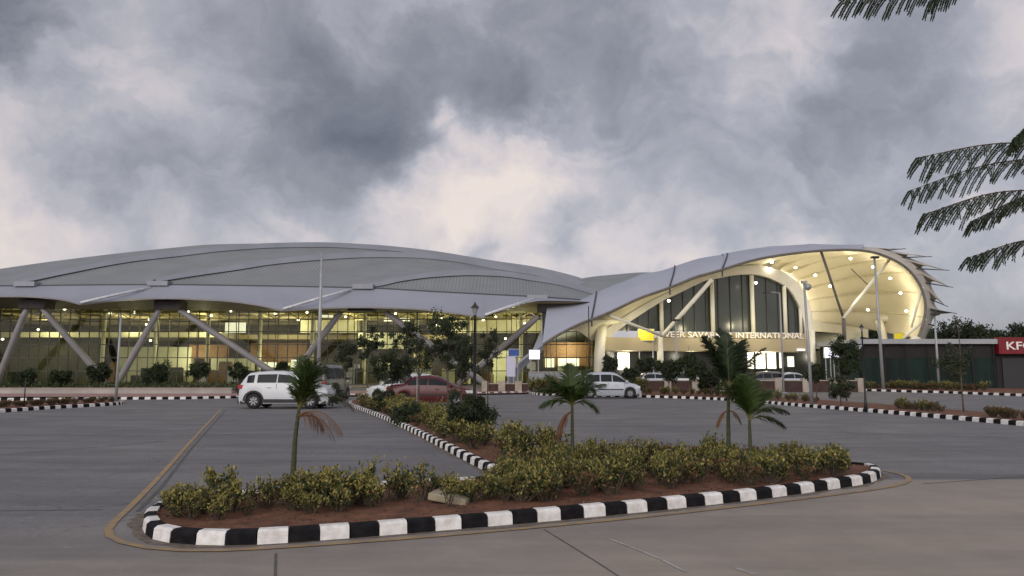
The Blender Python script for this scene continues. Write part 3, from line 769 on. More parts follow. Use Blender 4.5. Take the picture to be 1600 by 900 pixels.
# lining between rim and arch frame (over the glazed wall)
rl2 = spline3([P(px, py, YF(px) + .2) for px, py in [(890, 514), (928, 499), (955, 488), (1000, 467), (1045, 451), (1085, 435), (1120, 425), (1180, 407), (1240, 397), (1262, 395)]], 41)
ao2 = spline3([P(px, py, YI(px) + .3) for px, py in [(925, 533), (940, 521), (960, 505), (1010, 474), (1040, 459), (1090, 433), (1110, 426), (1145, 418), (1170, 414.5), (1186, 415.5)]], 41)
mb = MB(); rows = [[a, a.lerp(b, .5) + Vector((0, 0, .25)), b] for a, b in zip(rl2, ao2)]
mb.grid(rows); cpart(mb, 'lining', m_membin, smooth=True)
# shell lining: ribs from the arch's right flank to the rim's right flank
fl = [(1186, 415.5), (1222, 424), (1246, 441), (1261, 468), (1268, 492), (1269, 503)]
fr = [(1262, 395), (1297, 391), (1345, 391.5), (1380, 399), (1413, 416), (1433, 438), (1443, 460), (1446, 480), (1443, 503), (1434, 529)]
SHOFF = 1.0
NB = 8; K = NB * 8
fls = spline3([P(px, py, YI(px) + .4) for px, py in fl], K + 1); frs = spline3([P(px, py, YF(px) + .1) for px, py in fr], K + 1)
mb = MB(); rows = []; shellpt = {}
for i in range(K + 1):
    t = i / K; a, b = fls[i], frs[i]; u = (i % 8) / 8; sc_ = 4*u*(1-u)
    depth = 3 + 11 * t; up = 1.7 * (1 - t) + .55 * t
    row = []
    for j in range(25):
        s_ = j / 24; q = a.lerp(b, s_); bul = (4*s_*(1-s_)) ** .8
        k_ = 1 + depth * bul / q.y; base = q + Vector((0, depth * bul, 0)); 
        base.x = q.x * (1 + depth * bul / q.y * .9); base.z = q.z + (q.z - CAM_H) * (depth * bul / q.y) + up * bul * .45 - .42 * sc_ * min(1, bul * 2)
        row.append(base); shellpt[(i, j)] = base
    rows.append(row)
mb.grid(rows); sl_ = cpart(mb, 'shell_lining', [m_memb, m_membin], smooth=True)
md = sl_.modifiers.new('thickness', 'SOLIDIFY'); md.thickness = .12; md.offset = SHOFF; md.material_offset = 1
for i in range(8, K, 8):
    mb = MB(); mb.tube([shellpt[(i, j)] + Vector((0, -.04, -.05)) for j in range(25)], .075, 6); cpart(mb, 'shell_rib', mat('shell_rib', (.62, .57, .42), .6), smooth=True)
# beam along the low back edge of the shell
mb = MB(); pa = [shellpt[(K, j)] for j in range(0, 25)]; rows = [[p + Vector((0, -.1, .15)), p + Vector((0, -.1, -1.0)), p + Vector((0, .3, -1.0))] for p in pa[:15]]
mb.grid(rows); cpart(mb, 'edge_beam', m_cream2)
# struts in the opening
for a, b, r, m in (((1283, 393), (1318, 497), .13, m_soffit), ((1318, 497), (1391, 404), .15, m_cream2), ((1441, 448), (1424, 512), .12, m_cream2), ((1446, 498), (1412, 528), .15, m_cream2),
                   ((1318, 497), (1321, 560), .18, m_soffit), ((1112, 437), (1035, 525), .2, m_cream2), ((950, 492), (1035, 525), .13, m_cream2), ((1330, 420), (1356, 445), .05, m_soffit)):
    mb = MB(); pa = P(a[0], a[1], YF(a[0]) + .3); pb = P(b[0], b[1], YF(b[0]) + 1.2); mb.tube([pa, pb], r, 10); cpart(mb, 'strut', m, smooth=True)
for px, y0, y1, r in ((1033, 470, 528, .2), (1112, 437, 528, .22), (1174, 430, 528, .22), (1225, 447, 528, .2), (1250, 478, 528, .16)):
    mb = MB(); a = P(px, y0, YI(px) + .2); b = P(px - (2 if px > 1000 else 0), y1, YI(px) + .2); b.x = a.x; mb.tube([a, b], r, 10); cpart(mb, 'wall_column', m_cream2, smooth=True)
for px, y0, r0, r1 in ((940, 508, .55, .38), (1031, 525, .3, .3), (1268, 516, .3, .3)):
    mb = MB(); a = P(px, y0, YI(px) - .5); mb.tube([a, Vector((a.x - (.5 if px == 940 else 0), a.y, .02))], [r0, r1], 14); cpart(mb, 'column', m_cream2, smooth=True)
mb = MB(); a = P(924, 508, YI(924) - 1); b = P(972, 504, YI(972) - 1); rows = [[P(900, 512, 66.4), P(926, 500, 66.2), P(968, 500, 67)], [P(925, 509, 69), P(945, 508, 69), P(972, 506, 69)]]; mb.grid(rows); cpart(mb, 'column_head', m_cream2)
# right foot fork behind the shed
mb = MB(); mb.tube([P(1432, 528, YF(1432) + .3), P(1402, 600, YF(1402) + .3)], .5, 12); cpart(mb, 'foot', m_cream2, smooth=True)
mb = MB(); mb.tube([P(1372, 500, 84), P(1377, 515, 84), P(1384, 545, 84), P(1386, 600, 84)], .45, 10); cpart(mb, 'foot', m_cream2, smooth=True)
mb = MB(); mb.tube(spline3([P(1372, 500, 86), P(1398, 497, 85), P(1416, 507, 84), P(1427, 528, 82), P(1430, 580, 82)], 14), .5, 10); cpart(mb, 'far_rim', m_cream2, smooth=True)
# lamps fixed inside the shell
for px, py, pw in ((1206, 410, 120), (1243, 418, 170), (1274, 430, 170), (1297, 447, 100), (1329, 404, 220), (1364, 417, 220), (1391, 435, 220), (1407, 458, 200), (1356, 484, 230), (1416, 486, 200), (1045, 470, 0), (1181, 442, 0)):
    t = max(0, min(1, (py - 395) / 110.0)); Yl = YF(px) + (2.2 + 3.5 * t if pw else 2.0)
    c = P(px, py, Yl); mb = MB(); mb.lathe([(0, -.13), (.11, -.1), (.155, 0), (.11, .1), (0, .13)], 12, 0, c)
    lo = cpart(mb, 'lamp', m_lamp, smooth=True)
    if pw: point_lamp('canopy_lamp', c + Vector((0, .45, -.5)), pw * .40, (1, .88, .66), .3)
point_lamp('canopy_lamp', P(1330, 470, 73), 210, (1, .88, .62), .8)
point_lamp('canopy_lamp', P(1230, 500, 70), 120, (1, .87, .60), .5)
for px, py, pw in ((960, 520, 110), (1010, 515, 160), (1100, 510, 240), (1180, 505, 260)): point_lamp('entrance_lamp', P(px, py, YF(px) + 1.3), pw * .5, (1, .88, .56), .3)
for px, pw in ((980, 150), (1080, 80), (1195, 300), (1300, 160)): point_lamp('entrance_lamp', P(px, 556, YF(px) + 4.5), pw, (1, .92, .7), .3)

# ---- entrance building under the canopy
ent = empty('entrance_building', (15, 72, 0)); EO = (15, 72, 0)
tag(ent, 'entrance block with dark arched glazing above a beige band carrying white letters, under the canopy', 'building')
def epart(mb, name, m, parent=None, smooth=False): return mb.build(name, m, parent or ent, smooth, off=EO)
mb = MB(); rows = []
for a in ai: rows.append([a + Vector((0, .5, .1)), Vector((a.x, a.y + .5, P(1100, 518, YI(1100)).z))])
mb.grid(rows); ag = epart(mb, 'arched_glazing', m_dglass)
mb = MB()
zz0 = P(1100, 520, YI(1100)).z
for k in range(2, 58, 3):
    a = ai[k]; 
    if a.z > zz0 + .3: mb.box((a.x-.03, a.y+.38, zz0), (a.x+.03, a.y+.48, a.z))
mb.build('mullions', m_mull, ag, off=EO)
def ebox(name, p0, y0, p1, y1, dY, depth, m, parent=None):
    a, b = P(p0, y0, YI(p0) + dY), P(p1, y1, YI(p1) + dY); mb = MB()
    za, zb = P((p0+p1)/2, y0, YI((p0+p1)/2) + dY).z, P((p0+p1)/2, y1, YI((p0+p1)/2) + dY).z
    zlo, zhi = max(0.01, min(za, zb)), max(za, zb)
    f = lambda q, z, d: Vector((q.x, q.y + d, z))
    n = len(mb.v); mb.v += [tuple(v) for v in (f(a, zlo, 0), f(b, zlo, 0), f(b, zlo, depth), f(a, zlo, depth), f(a, zhi, 0), f(b, zhi, 0), f(b, zhi, depth), f(a, zhi, depth))]
    for fc in ((0,3,2,1),(4,5,6,7),(0,1,5,4),(1,2,6,5),(2,3,7,6),(3,0,4,7)): mb.f.append(tuple(n+i for i in fc)); mb.m.append(0)
    return epart(mb, name, m, parent)
ebox('fascia_band', 938, 528.5, 1264, 548.5, -.6, 3, m_beige); ebox('parapet', 1036, 520, 1264, 528.3, .1, 1.6, m_beige)
ebox('rear_wall', 938, 548, 1345, 606, 5, .4, m_intd); ebox('side_wall', 952, 548, 1264, 606, 3.2, .2, mat('lobby_glass', (.03, .032, .03), .3, .3, 1))
for q in ((965, 551, 984, 578), (1168, 550, 1178, 576), (1181, 550, 1196, 576), (1199, 550, 1213, 576), (1231, 557, 1241, 573), (935, 560, 945, 572), (1218, 551, 1222, 575)): ebox('lit_shopfront', *q, 2.6, .15, m_litw)
ebox('lit_strip', 1246, 545.2, 1258, 547.8, -.75, .1, m_screen)
ebox('rear_opening', 1272, 520, 1345, 545, 12, .3, m_wallg)
tx = text_obj('building_letters', 'VEER SAVARKAR INTERNATIONAL', .80, mat('lit_letter', (.82, .80, .72), .5, emit=(1, .95, .82), estr=.04), (0, 0, 0), (0, 0, 0), None)
xs = [v.co.x for v in tx.data.vertices]; pa = P(1038, 528.6, YI(1038) - .1); pb = P(1256, 528.6, YI(1256) - .1); kx = (pb - pa).length / (max(xs) - min(xs))
for v in tx.data.vertices: v.co.x = (v.co.x - min(xs)) * kx
tx.location = (pa.x - EO[0], pa.y - EO[1], P(1140, 528, YI(1140)).z - EO[2]); tx.rotation_euler = (R(90), 0, math.atan2(pb.y - pa.y, pb.x - pa.x)); tx.parent = ent

# free standing boards
def board(name, p0, y0, p1, y1, Y, m, label, cat, legs=True, depth=.12):
    a, b = P(p0, y0, Y), P(p1, y1, Y); x0, x1 = a.x, b.x; z1, z0 = a.z, b.z
    e = empty(name, ((x0+x1)/2, Y, 0)); tag(e, label, cat); of = ((x0+x1)/2, Y, 0)
    mb = MB(); mb.box((x0, Y, z0), (x1, Y+depth, z1)); pnl = mb.build('panel', m, e, off=of)
    fr = MB(); t = .05
    for lo, hi in (((x0-t, Y-.01, z0-t), (x1+t, Y+depth+.01, z0)), ((x0-t, Y-.01, z1), (x1+t, Y+depth+.01, z1+t)), ((x0-t, Y-.01, z0), (x0, Y+depth+.01, z1)), ((x1, Y-.01, z0), (x1+t, Y+depth+.01, z1))): fr.box(lo, hi)
    fr.build('frame', m_steel, e, off=of)
    if legs:
        for x in (x0 + .1, x1 - .1):
            lg = MB(); lg.tube([(x, Y + .06, 0), (x, Y + .06, z0)], .05, 8); lg.build('post', m_steel, e, off=of)
    return e
board('yellow_signboard', 997, 514.5, 1022, 532, YI(1010) - .8, m_yel, 'yellow sign hung under the strut beside the white letters', 'sign', legs=True)
b2 = board('yellow_signboard', 1397, 520.5, 1413, 532, 76.5, m_yel, 'small yellow sign seen above the long shed roof inside the canopy', 'sign')
board('blue_signboard', 795, 546, 811, 556, 60, m_blue, 'dark blue sign above a pale board by the canopy foot', 'sign')
board('notice_board', 792, 557.5, 804.5, 588, 59.8, m_lav, 'tall pale lavender board standing under the blue sign', 'board')
bl = board('lit_signboard', 827, 547, 843, 561, 63, m_screen, 'glowing white sign with slanting top beside the canopy foot', 'sign')
board('video_screen', 1288, 543, 1299.5, 559, 68, m_screen, 'bright upright screen left of the dark tree near the shed', 'screen')
board('video_screen', 1301, 549, 1310.5, 558, 68.3, m_screen, 'smaller bright screen just right of the taller one', 'screen')

# ================================================================== SHED and red shop
YS = 66.0
shed = empty('shed', (P(1450, 600, YS).x, YS, 0)); of = tuple(shed.location); tag(shed, 'long low shed with dark green netting walls under a flat grey roof', 'shed')
x0, x1 = P(1346, 600, YS).x, P(1557, 600, YS).x; zt, zb = P(1450, 530, YS).z, P(1450, 537.5, YS).z
mb = MB(); mb.box((x0 - .4, YS - .5, zb), (x1 + .1, YS + 9, zt)); mb.build('roof', m_shedroof, shed, off=of)
mb = MB(); rows = []
for i in range(60):
    x = x0 + (x1 - x0) * i / 59; rows.append([Vector((x, YS + .12 * math.sin(i * 1.1) + .05 * math.sin(i * 2.7), 0.02)), Vector((x, YS + .10 * math.sin(i * 1.1 + .3), 1.6)), Vector((x, YS, 3.0))])
mb.grid(rows); mb.box((x0, YS + .3, 0), (x1, YS + 8.5, zb - .02)); mb.build('netting_wall', m_tarp, shed, off=of)
mb = MB(); mb.box((x0, YS - .03, 2.75), (x1, YS + .1, zb - .003)); mb.build('upper_wall', m_dbrown, shed, off=of)
for i in range(7):
    x = x0 + (x1 - x0 - .3) * i / 6 + .1; mb = MB(); mb.tube([(x, YS - .25, 0), (x, YS - .25, zb)], .06, 6); mb.build('post', m_dbrown, shed, off=of)
mb = MB(); mb.poly([P(1322, 549, YS - 1), P(1345, 545, YS - 1), P(1350, 537, YS - 1), P(1338, 541, YS - 1)]); o = mb.build('awning_flap', m_shedroof, shed, off=of)
md = o.modifiers.new('s', 'SOLIDIFY'); md.thickness = .08
shop = empty('shop', (P(1680, 600, YS).x, YS, 0)); of = tuple(shop.location); tag(shop, 'dark shop with a red sign and white letters at the right edge', 'shop')
xa, xb = x1 + .15, x1 + 16
mb = MB(); mb.box((xa, YS + .1, 0), (xb, YS + 9, 4.45)); mb.build('wall', m_dbrown, shop, off=of)
for i in range(4):
    mb = MB(); mb.box((xa + .5 + i*3.9, YS - .02, .1), (xa + 3.9 + i*3.9, YS + .09, 2.75)); mb.build('shutter', m_shutter, shop, off=of)
mb = MB(); z0s, z1s = P(1600, 553, YS - .6).z, P(1600, 527, YS - .6).z; mb.box((xa - .1, YS - .6, z0s), (xb, YS + .05, z1s)); sg = mb.build('sign_board', m_red, shop, off=of)
kf = text_obj('sign_letters', 'KFC', .98, m_white, (P(1573, 545, YS - .62).x - of[0], -.62, P(1573, 546, YS - .62).z), (R(90), 0, 0), sg, width=2.3)

# ================================================================== low walls, hedges along the front
def wall(name, x0, x1, y, h, m, label, pillars=0, cat='wall', th=.25):
    e = empty(name, ((x0+x1)/2, y, 0)); of = tuple(e.location); tag(e, label, cat)
    mb = MB(); mb.box((x0, y, 0), (x1, y + th, h)); mb.build('body', m, e, off=of)
    mb = MB(); mb.box((x0 - .02, y - .05, h), (x1 + .02, y + th + .05, h + .07)); mb.build('coping', m_pillar, e, off=of)
    if pillars:
        n = int((x1 - x0) / pillars)
        for i in range(n + 1):
            x = x0 + (x1 - x0) * i / n; mb = MB(); mb.box((x-.26, y-.12, .0), (x+.26, y+th+.12, h+.22)); mb.build('pillar', m_pillar, e, off=of)
    return e
wall('low_wall', P(-160, 600, 51).x, P(362, 600, 51).x, 51, .42, m_wallc, 'low grey concrete wall along the pink walkway on the left')
wall('low_wall', P(758, 600, 57).x, P(836, 600, 57).x, 57, .62, m_brick, 'short brown wall with pale pillars under the notice board', 1.2)
wall('barrier_wall', P(826, 600, 61).x, P(908, 600, 61).x, 61, 1.5, m_lav if False else mat('pale_barrier', (.27, .30, .35), .7, .2, 1.5), 'pale blue-grey barrier behind the hedge, below the lit wooden wall', 0, 'barrier')
wall('low_wall', P(1000, 600, 57.6).x, P(1345, 600, 57.6).x, 57.6, .85, m_brick, 'dark brown wall with pale square pillars in front of the entrance', 1.9)

# ================================================================== FOLIAGE
def leaf(mb, c, d, nrm, L, W, m):
    d = d.normalized(); s_ = d.cross(nrm); s_ = s_.normalized() if s_.length > 1e-4 else d.orthogonal().normalized(); n = s_.cross(d)
    a = c; b = c + d * L * .45 + s_ * W * .5 + n * L * .08; e = c + d * L; f = c + d * L * .45 - s_ * W * .5 + n * L * .08
    mb.quad(a, b, e, f, m)
def rdir(rng, up=0.0):
    while True:
        v = Vector((rng.uniform(-1, 1), rng.uniform(-1, 1), rng.uniform(-1, 1)))
        if .05 < v.length < 1: v.normalize(); v.z += up; return v.normalized()
def shrub_mesh(seed, h, r, stems, per, mw):
    """several woody stems, each ending in whorls of small upright leaves"""
    rng = random.Random(seed); mb = MB(); wd = MB()
    for i in range(stems):
        a = rng.uniform(0, 2*PI); rr = r * math.sqrt(rng.random()) * .9; top = Vector((rr*math.cos(a), rr*math.sin(a), h * rng.uniform(.55, 1.0) * (1 - .35*(rr/r)**2)))
        base = Vector((rr*.25*math.cos(a), rr*.25*math.sin(a), 0)); mid = base.lerp(top, .5) + Vector((rr*.12*math.cos(a), rr*.12*math.sin(a), 0))
        wd.tube([base, mid, top], [.008, .006, .003], 4)
        lo = rng.uniform(.2, .5)
        for k in range(per):
            t = lo + (1 - lo) * rng.random() ** .75; c = (base.lerp(mid, t*2) if t < .5 else mid.lerp(top, t*2-1)) + rdir(rng) * rng.uniform(.0, .075)
            d = rdir(rng, .55 + t * .5)
            x = rng.random(); top_ = t > .78
            m = (3 if x < mw else (2 if x < .75 else 1)) if top_ else (0 if x < .3 else (1 if x < .55 else (2 if x < .85 else (4 if x < .93 else 3))))
            leaf(mb, c, d, rdir(rng), rng.uniform(.03, .085), rng.uniform(.014, .04), m)
    return mb, wd
def mk_shrub(seed, h, r, stems, per, mw, mats=None):
    e = empty('shrub'); a, b = shrub_mesh(seed, h, r, stems, per, mw)
    a.build('foliage', mats or m_lf[:5], e); b.build('stem', m_trunk, e); return e
ml_red = [m_lf[0], m_lf[1], m_lf[4], m_lf[2], m_lf[4]]
ml_dim = [m_lf[0], m_lf[7], m_lf[7], m_lf[2], m_lf[4]]
protoA = [mk_shrub(10 + i, .48, .27, 22, 26, .62) for i in range(4)]       # yellow-green
protoB = [mk_shrub(30 + i, .54, .3, 24, 26, .42) for i in range(4)]          # olive
protoC = [mk_shrub(50 + i, .36, .26, 18, 20, .15, ml_red) for i in range(2)]    # brownish
protoD = [mk_shrub(70 + i, .62, .16, 7, 26, .6) for i in range(2)]          # leggy
used = {}
srng = random.Random(77)
def place(proto, x, y, z, s, label, cat, group, sz=None):
    if proto.name not in used: used[proto.name] = 1; o = proto
    else: o = copy_tree(proto)
    o.location = (x, y, z); o.rotation_euler = (0, 0, srng.uniform(0, 2*PI)); o.scale = (s, s, sz or s)
    tag(o, label, cat, group); return o
def inside(pt, poly):
    x, y = pt; c = False; n = len(poly)
    for i in range(n):
        a, b = poly[i], poly[i-1]
        if (a[1] > y) != (b[1] > y) and x < (b[0]-a[0])*(y-a[1])/(b[1]-a[1]) + a[0]: c = not c
    return c
def kindof(pr): return 'brown-leaved' if pr in protoC else ('olive' if pr in protoB else ('leggy yellow-green' if pr in protoD else 'yellow-tipped'))
inner = offset_poly(isl, .32)
GI = 'small bushes planted in the kerbed island'
# left wing: clumps by pixel column of their base
LW = [(278, 822, 1.0, 0), (300, 826, .8, 0), (318, 818, .85, 0), (345, 806, 1.25, 0), (362, 815, 1.0, 0), (340, 828, .7, 0), (385, 820, .6, 2), (418, 806, .95, 1), (432, 812, .8, 1),
      (462, 812, .85, 0), (478, 803, 1.15, 0), (500, 806, 1.2, 0), (520, 800, 1.2, 0), (540, 806, 1.15, 0), (560, 802, 1.1, 0), (528, 814, .8, 0), (485, 818, .65, 0), (580, 806, .9, 0),
      (570, 792, 1.25, 3), (612, 796, 1.2, 3), (630, 792, 1.0, 0), (655, 800, 1.1, 3), (645, 805, .9, 0), (663, 794, 1.2, 3), (700, 806, .85, 3), (712, 795, .85, 1), (735, 798, .85, 0), (760, 794, .85, 1), (752, 786, .8, 0), (690, 790, .7, 1),
      (300, 812, .8, 0), (460, 800, .9, 1), (610, 806, .75, 0), (268, 812, .7, 0), (790, 796, .8, 1), (775, 786, .9, 1)]
for q_, (px, py, s_, k) in enumerate(LW):
    if q_ in (8, 22, 28, 32): continue
    g = G(px, py); pr = [protoA, protoB, protoC, protoD][k]; pr = pr[srng.randrange(len(pr))]
    place(pr, g.x, g.y, .1, s_ * .82, kindof(pr) + ' bush, island left arm, ' + ('at its rounded left end' if px < 330 else ('between the left end and the leaning palm' if px < 440 else ('round the foot of the browned palm' if px < 600 else ('between the browned palm and the concrete slab' if px < 690 else 'right of the concrete slab')))), 'bush', GI)
def lab_r(pr, px, y):
    where = 'left of the middle palm stem' if px < 860 else ('close around the middle palm stem' if px < 930 else ('between the middle and tallest palms' if px < 1080 else ('around the feet of the two right palms' if px < 1190 else ('right of the two right palms' if px < 1270 else 'at the right tip'))))
    row = 'by the front kerb' if y < G(px, 826 - (px - 735) * .107).y + 1.3 else 'in the rear rows'
    return kindof(pr) + ' island bush ' + where + ', ' + row
# right wing, dense
cnt = 0; tries = 0; placed = []
tipx = G(1345, 745)
while cnt < 98 and tries < 9000:
    tries += 1
    x = srng.uniform(-.2, 5.4); y = srng.uniform(8.3, 13.2)
    if not inside((x, y), inner): continue
    if any((x-a)**2 + (y-b)**2 < .25**2 for a, b in placed): continue
    # keep a bare soil strip along the front
    pxy = 800 + x / y * F_PX
    front = G(pxy, 826 - (pxy - 735) * .107).y
    if y < front + (.42 if pxy > 950 else .62) + srng.uniform(0, .12): continue
    placed.append((x, y)); cnt += 1
    k = srng.random(); pr = protoB if k < .42 else (protoA if k < .72 else protoC); pr = pr[srng.randrange(len(pr))]
    place(pr, x, y, .1, srng.uniform(.66, 1.02), lab_r(pr, pxy, y), 'bush', GI)
# stem
cnt = 0; tries = 0; placed2 = []
while cnt < 62 and tries < 9000:
    tries += 1
    y = srng.uniform(12, 34); x = srng.uniform(-8.2, 1)
    if not inside((x, y), offset_poly(isl, .2)): continue
    if y < 13 and x > -.1: continue
    if any((x-a)**2 + (y-b)**2 < .4**2 for a, b in placed2): continue
    placed2.append((x, y)); cnt += 1; k = srng.random()
    pr = protoC if k < .45 else (protoB if k < .85 else protoA); pr = pr[srng.randrange(len(pr))]
    place(pr, x, y, .1, srng.uniform(1.0, 1.35), kindof(pr) + ' bush in the narrow planted strip, ' + ('near the island junction' if y < 15 else ('beside the black lantern post' if y < 20 else ('before the red sedan' if y < 27 else 'at its far end'))), 'bush', GI)
# far beds
for (name, pts, n, sc0, lab, zz) in (('a', [(0, 640), (60, 637), (120, 634), (180, 630)], 26, .9, 'low reddish plant along the far left bed', .1),
                                 ('b', [(1010, 617), (1100, 619), (1190, 625), (1290, 633)], 26, 1.0, 'scrubby plant beside the kerb right of the white hatchback', .1),
                                 ('c', [(1405, 642), (1440, 645), (1480, 648)], 9, 1.0, 'low olive bush in the right roadside bed, left clump', .1),
                                 ('d', [(1545, 655), (1600, 660), (1660, 666)], 9, 1.1, 'low olive bush in the right roadside bed, at the photo edge', .1),
                                 ('e', [(1395, 609), (1450, 611), (1540, 613)], 28, 1.6, 'dull plant in front of the green shed', .12),
                                 ('f', [(1350, 609), (1395, 610)], 6, 1.2, 'dull plant in front of the shed post', .12)):
    for i in range(n):
        u = (i + srng.uniform(-.4, .4)) / n * (len(pts) - 1); u = min(max(u, 0), len(pts) - 1.001); k = int(u); a, b = pts[k], pts[k+1]; px = a[0] + (b[0]-a[0])*(u-k); py = a[1] + (b[1]-a[1])*(u-k)
        g = G(px, py); pr = (protoC if name in 'a' or srng.random() < .5 else protoB); pr = pr[srng.randrange(len(pr))]
        place(pr, g.x, g.y + srng.uniform(-.3, .5), zz, sc0 * srng.uniform(.8, 1.15), lab, 'bush', 'low plants in the far beds')

for i in range(24):
    px = 832 + 170 * i / 23; g = P(px, 600, 53.5)
    place(protoB[i % 4], g.x, g.y + srng.uniform(-.4, .4), .1, srng.uniform(2.0, 2.6), 'tall dark bush in the hedge behind the white hatchback', 'bush', 'hedge bushes behind the white hatchback')
# grassy hedge strip behind the left wall: nobody could count its stems
mb = MB(); rng = random.Random(5)
for i in range(9000):
    x = rng.uniform(P(-160, 600, 53).x, P(374, 600, 53).x); y = rng.uniform(51.4, 56); c = Vector((x, y, rng.uniform(.0, .75)))
    leaf(mb, c, rdir(rng, .9), rdir(rng), rng.uniform(.15, .3), .07, rng.choice((0, 0, 1, 1, 2)))
tag(mb.build('grass', m_lf[:3]), 'long green grass growing behind the low grey wall', 'grass', kind='stuff')
# leaf litter on the soil
mb = MB(); rng = random.Random(6); n = 0
while n < 2600:
    x = rng.uniform(-4, 6); y = rng.uniform(7, 16)
    if inside((x, y), soil): n += 1; leaf(mb, Vector((x, y, .112)), rdir(rng) * Vector((1, 1, .2)), Vector((rng.uniform(-.4, .4), rng.uniform(-.4, .4), 1)), rng.uniform(.03, .06), .02, rng.choice((0, 0, 1, 2)))
tag(mb.build('leaf_litter', [m_lf[4], m_lf[6], m_lf[0]]), 'dry brown leaves scattered on the red soil of the island', 'litter', kind='stuff')

def tree(base, h, cr, cz, trunk_r=.05, n=900, ls=.1, seed=0, mats=(0, 0, 1, 7), label='', group=None, lean=0.0, clumps=9, flat=.8, name='tree', branches=7):
    rng = random.Random(seed); e = empty(name, base); tag(e, label, 'tree', group)
    wd = MB(); top = Vector((lean, 0, h * .93)); 
    pts = [Vector((0, 0, 0)), Vector((lean*.2 + rng.uniform(-.04, .04)*h*.3, 0, h*.33)), Vector((lean*.6, rng.uniform(-.04, .04)*h*.3, h*.66)), top]
    tp = spline3(pts, 9); wd.tube(tp, [trunk_r * (1 - .09*i) for i in range(9)], 7)
    cl = []
    for i in range(int(clumps * 1.8)):
        d = rdir(rng); rr = rng.uniform(.35, 1.0); c = Vector((d.x * cr * rr + lean*.8, d.y * cr * rr, cz + d.z * cr * flat * rr)); c.z = max(c.z, h*.25); cl.append((c, cr * rng.uniform(.16, .36)))
    for i, (c, r) in enumerate(cl):
        if i < branches * 2:
            k = min(8, max(2, int(8 * (c.z - cr*.3) / h))); a = tp[k]; wd.tube([a, a.lerp(c, .5) + Vector((0, 0, .05*h*rng.random())), c], [trunk_r*.35, trunk_r*.22, trunk_r*.1], 4)
    wd.build('trunk', m_trunk, e, smooth=True)
    mb = MB()
    for i in range(n):
        c, r = cl[rng.randrange(len(cl))]; q = c + rdir(rng) * r * (rng.random() ** .5)
        leaf(mb, q, rdir(rng, -.1), rdir(rng), ls * rng.uniform(.6, 1.3), ls * rng.uniform(.3, .5), rng.randrange(len(mats)))
    mb.build('crown', [m_lf[i] for i in mats], e)
    return e
def tree_px(px, pybase, Y, pytop, crpx, cypx, **k):
    k.setdefault('label', ''); b = P(px, 600, Y); z1 = P(px, pytop, Y).z; cz = P(px, cypx, Y).z; sc_ = Y / F_PX
    return tree((b.x, Y, 0.05), z1, crpx * sc_, cz, **k)
GT = 'bushy young trees in front of the glazed terminal'
for i, (px, top, cr, cy, nm) in enumerate(((38, 570, 17, 590, 'dark bushy tree nearest the left edge, before the glass'), (92, 572, 18, 592, 'dark bushy tree second from the left edge, before the glass'), (155, 564, 19, 585, 'dark bushy tree right of the leftmost slanting column'),
                                       (246, 561, 21, 585, 'round dark tree before the pale green partition'), (309, 560, 15, 580, 'dark tree before the wood-panelled partition'), (372, 566, 14, 582, 'spiky small tree just left of the white sport utility car'), (440, 565, 9, 575, 'small dark tree above the white sport utility car roof'))):
    tree_px(px, 0, 53, top, cr, cy, n=2400, ls=.22, seed=100+i, mats=(0, 0, 0, 1), clumps=14, trunk_r=.07, label=nm, group=GT)
GM = 'slender young trees between the car park and the terminal'
mid = [(540, 40, 520, 20, 560, 'thin young tree behind the grey van', 500, .12, 10), (575, 40, 505, 26, 545, 'thin young tree left of the red sedan', 700, .13, 12), (612, 36, 548, 33, 575, 'dark umbrella-shaped young tree above the tail of the red sedan', 1500, .13, 14), (634, 38, 488, 26, 530, 'tall sparse tree above the red sedan roof', 600, .13, 12),
       (655, 26, 520, 24, 560, 'sparse young tree on a thin straight stem before the red sedan', 450, .09, 9), (700, 30, 478, 34, 530, 'tall airy tree left of the black lamp post', 1500, .10, 18), (722, 27, 500, 30, 560, 'airy tree just behind the black lamp post', 1100, .09, 16), (762, 32, 500, 22, 545, 'small airy tree right of the black lamp post', 600, .1, 10),
       (985, 47, 562, 13, 585, 'thin tree just right of the white hatchback', 600, .14, 10), (1045, 46, 540, 22, 580, 'bushy tree left of the tall palm', 1300, .15, 14), (1078, 45, 535, 24, 575, 'bushy tree behind the tall palm', 1500, .15, 14), (1150, 46, 560, 26, 590, 'broad dark bush-like tree right of the tall palm', 1300, .15, 13), (1112, 46, 565, 22, 595, 'dark low tree at the foot of the tall palm', 1100, .15, 13),
       (955, 50, 555, 16, 570, 'dark tree above the roof of the white hatchback', 700, .17, 10), (1010, 50, 550, 16, 570, 'dark tree under the left yellow sign', 700, .17, 10), (1322, 40, 505, 26, 560, 'ragged grey-green tree left of the shed', 2200, .12, 20), (1275, 44, 560, 18, 582, 'dark bush-like tree left of the leaning lamp pole foot', 700, .15, 11),
       (1312, 33, 560, 20, 610, 'scrubby thin tree beside the black lantern post', 800, .1, 14), (1503, 29, 490, 20, 560, 'bare sapling in the right roadside bed', 260, .09, 9), (1485, 60, 545, 30, 575, 'dim tree against the green shed', 500, .2, 12), (520, 34, 600, 20, 615, 'low dark bush-tree beside the far end of the planted strip', 500, .12, 9)]
for i, (px, Y, top, cr, cy, nm, n, ls, cl) in enumerate(mid):
    tree_px(px, 0, Y, top, cr, cy, n=int(n*2.6), ls=ls*1.25, seed=200+i, mats=(0, 7, 7, 1) if n < 1400 else (0, 0, 1, 7), clumps=cl, flat=1.3 if top < 530 else .9, trunk_r=.035, label=nm, group=GM)
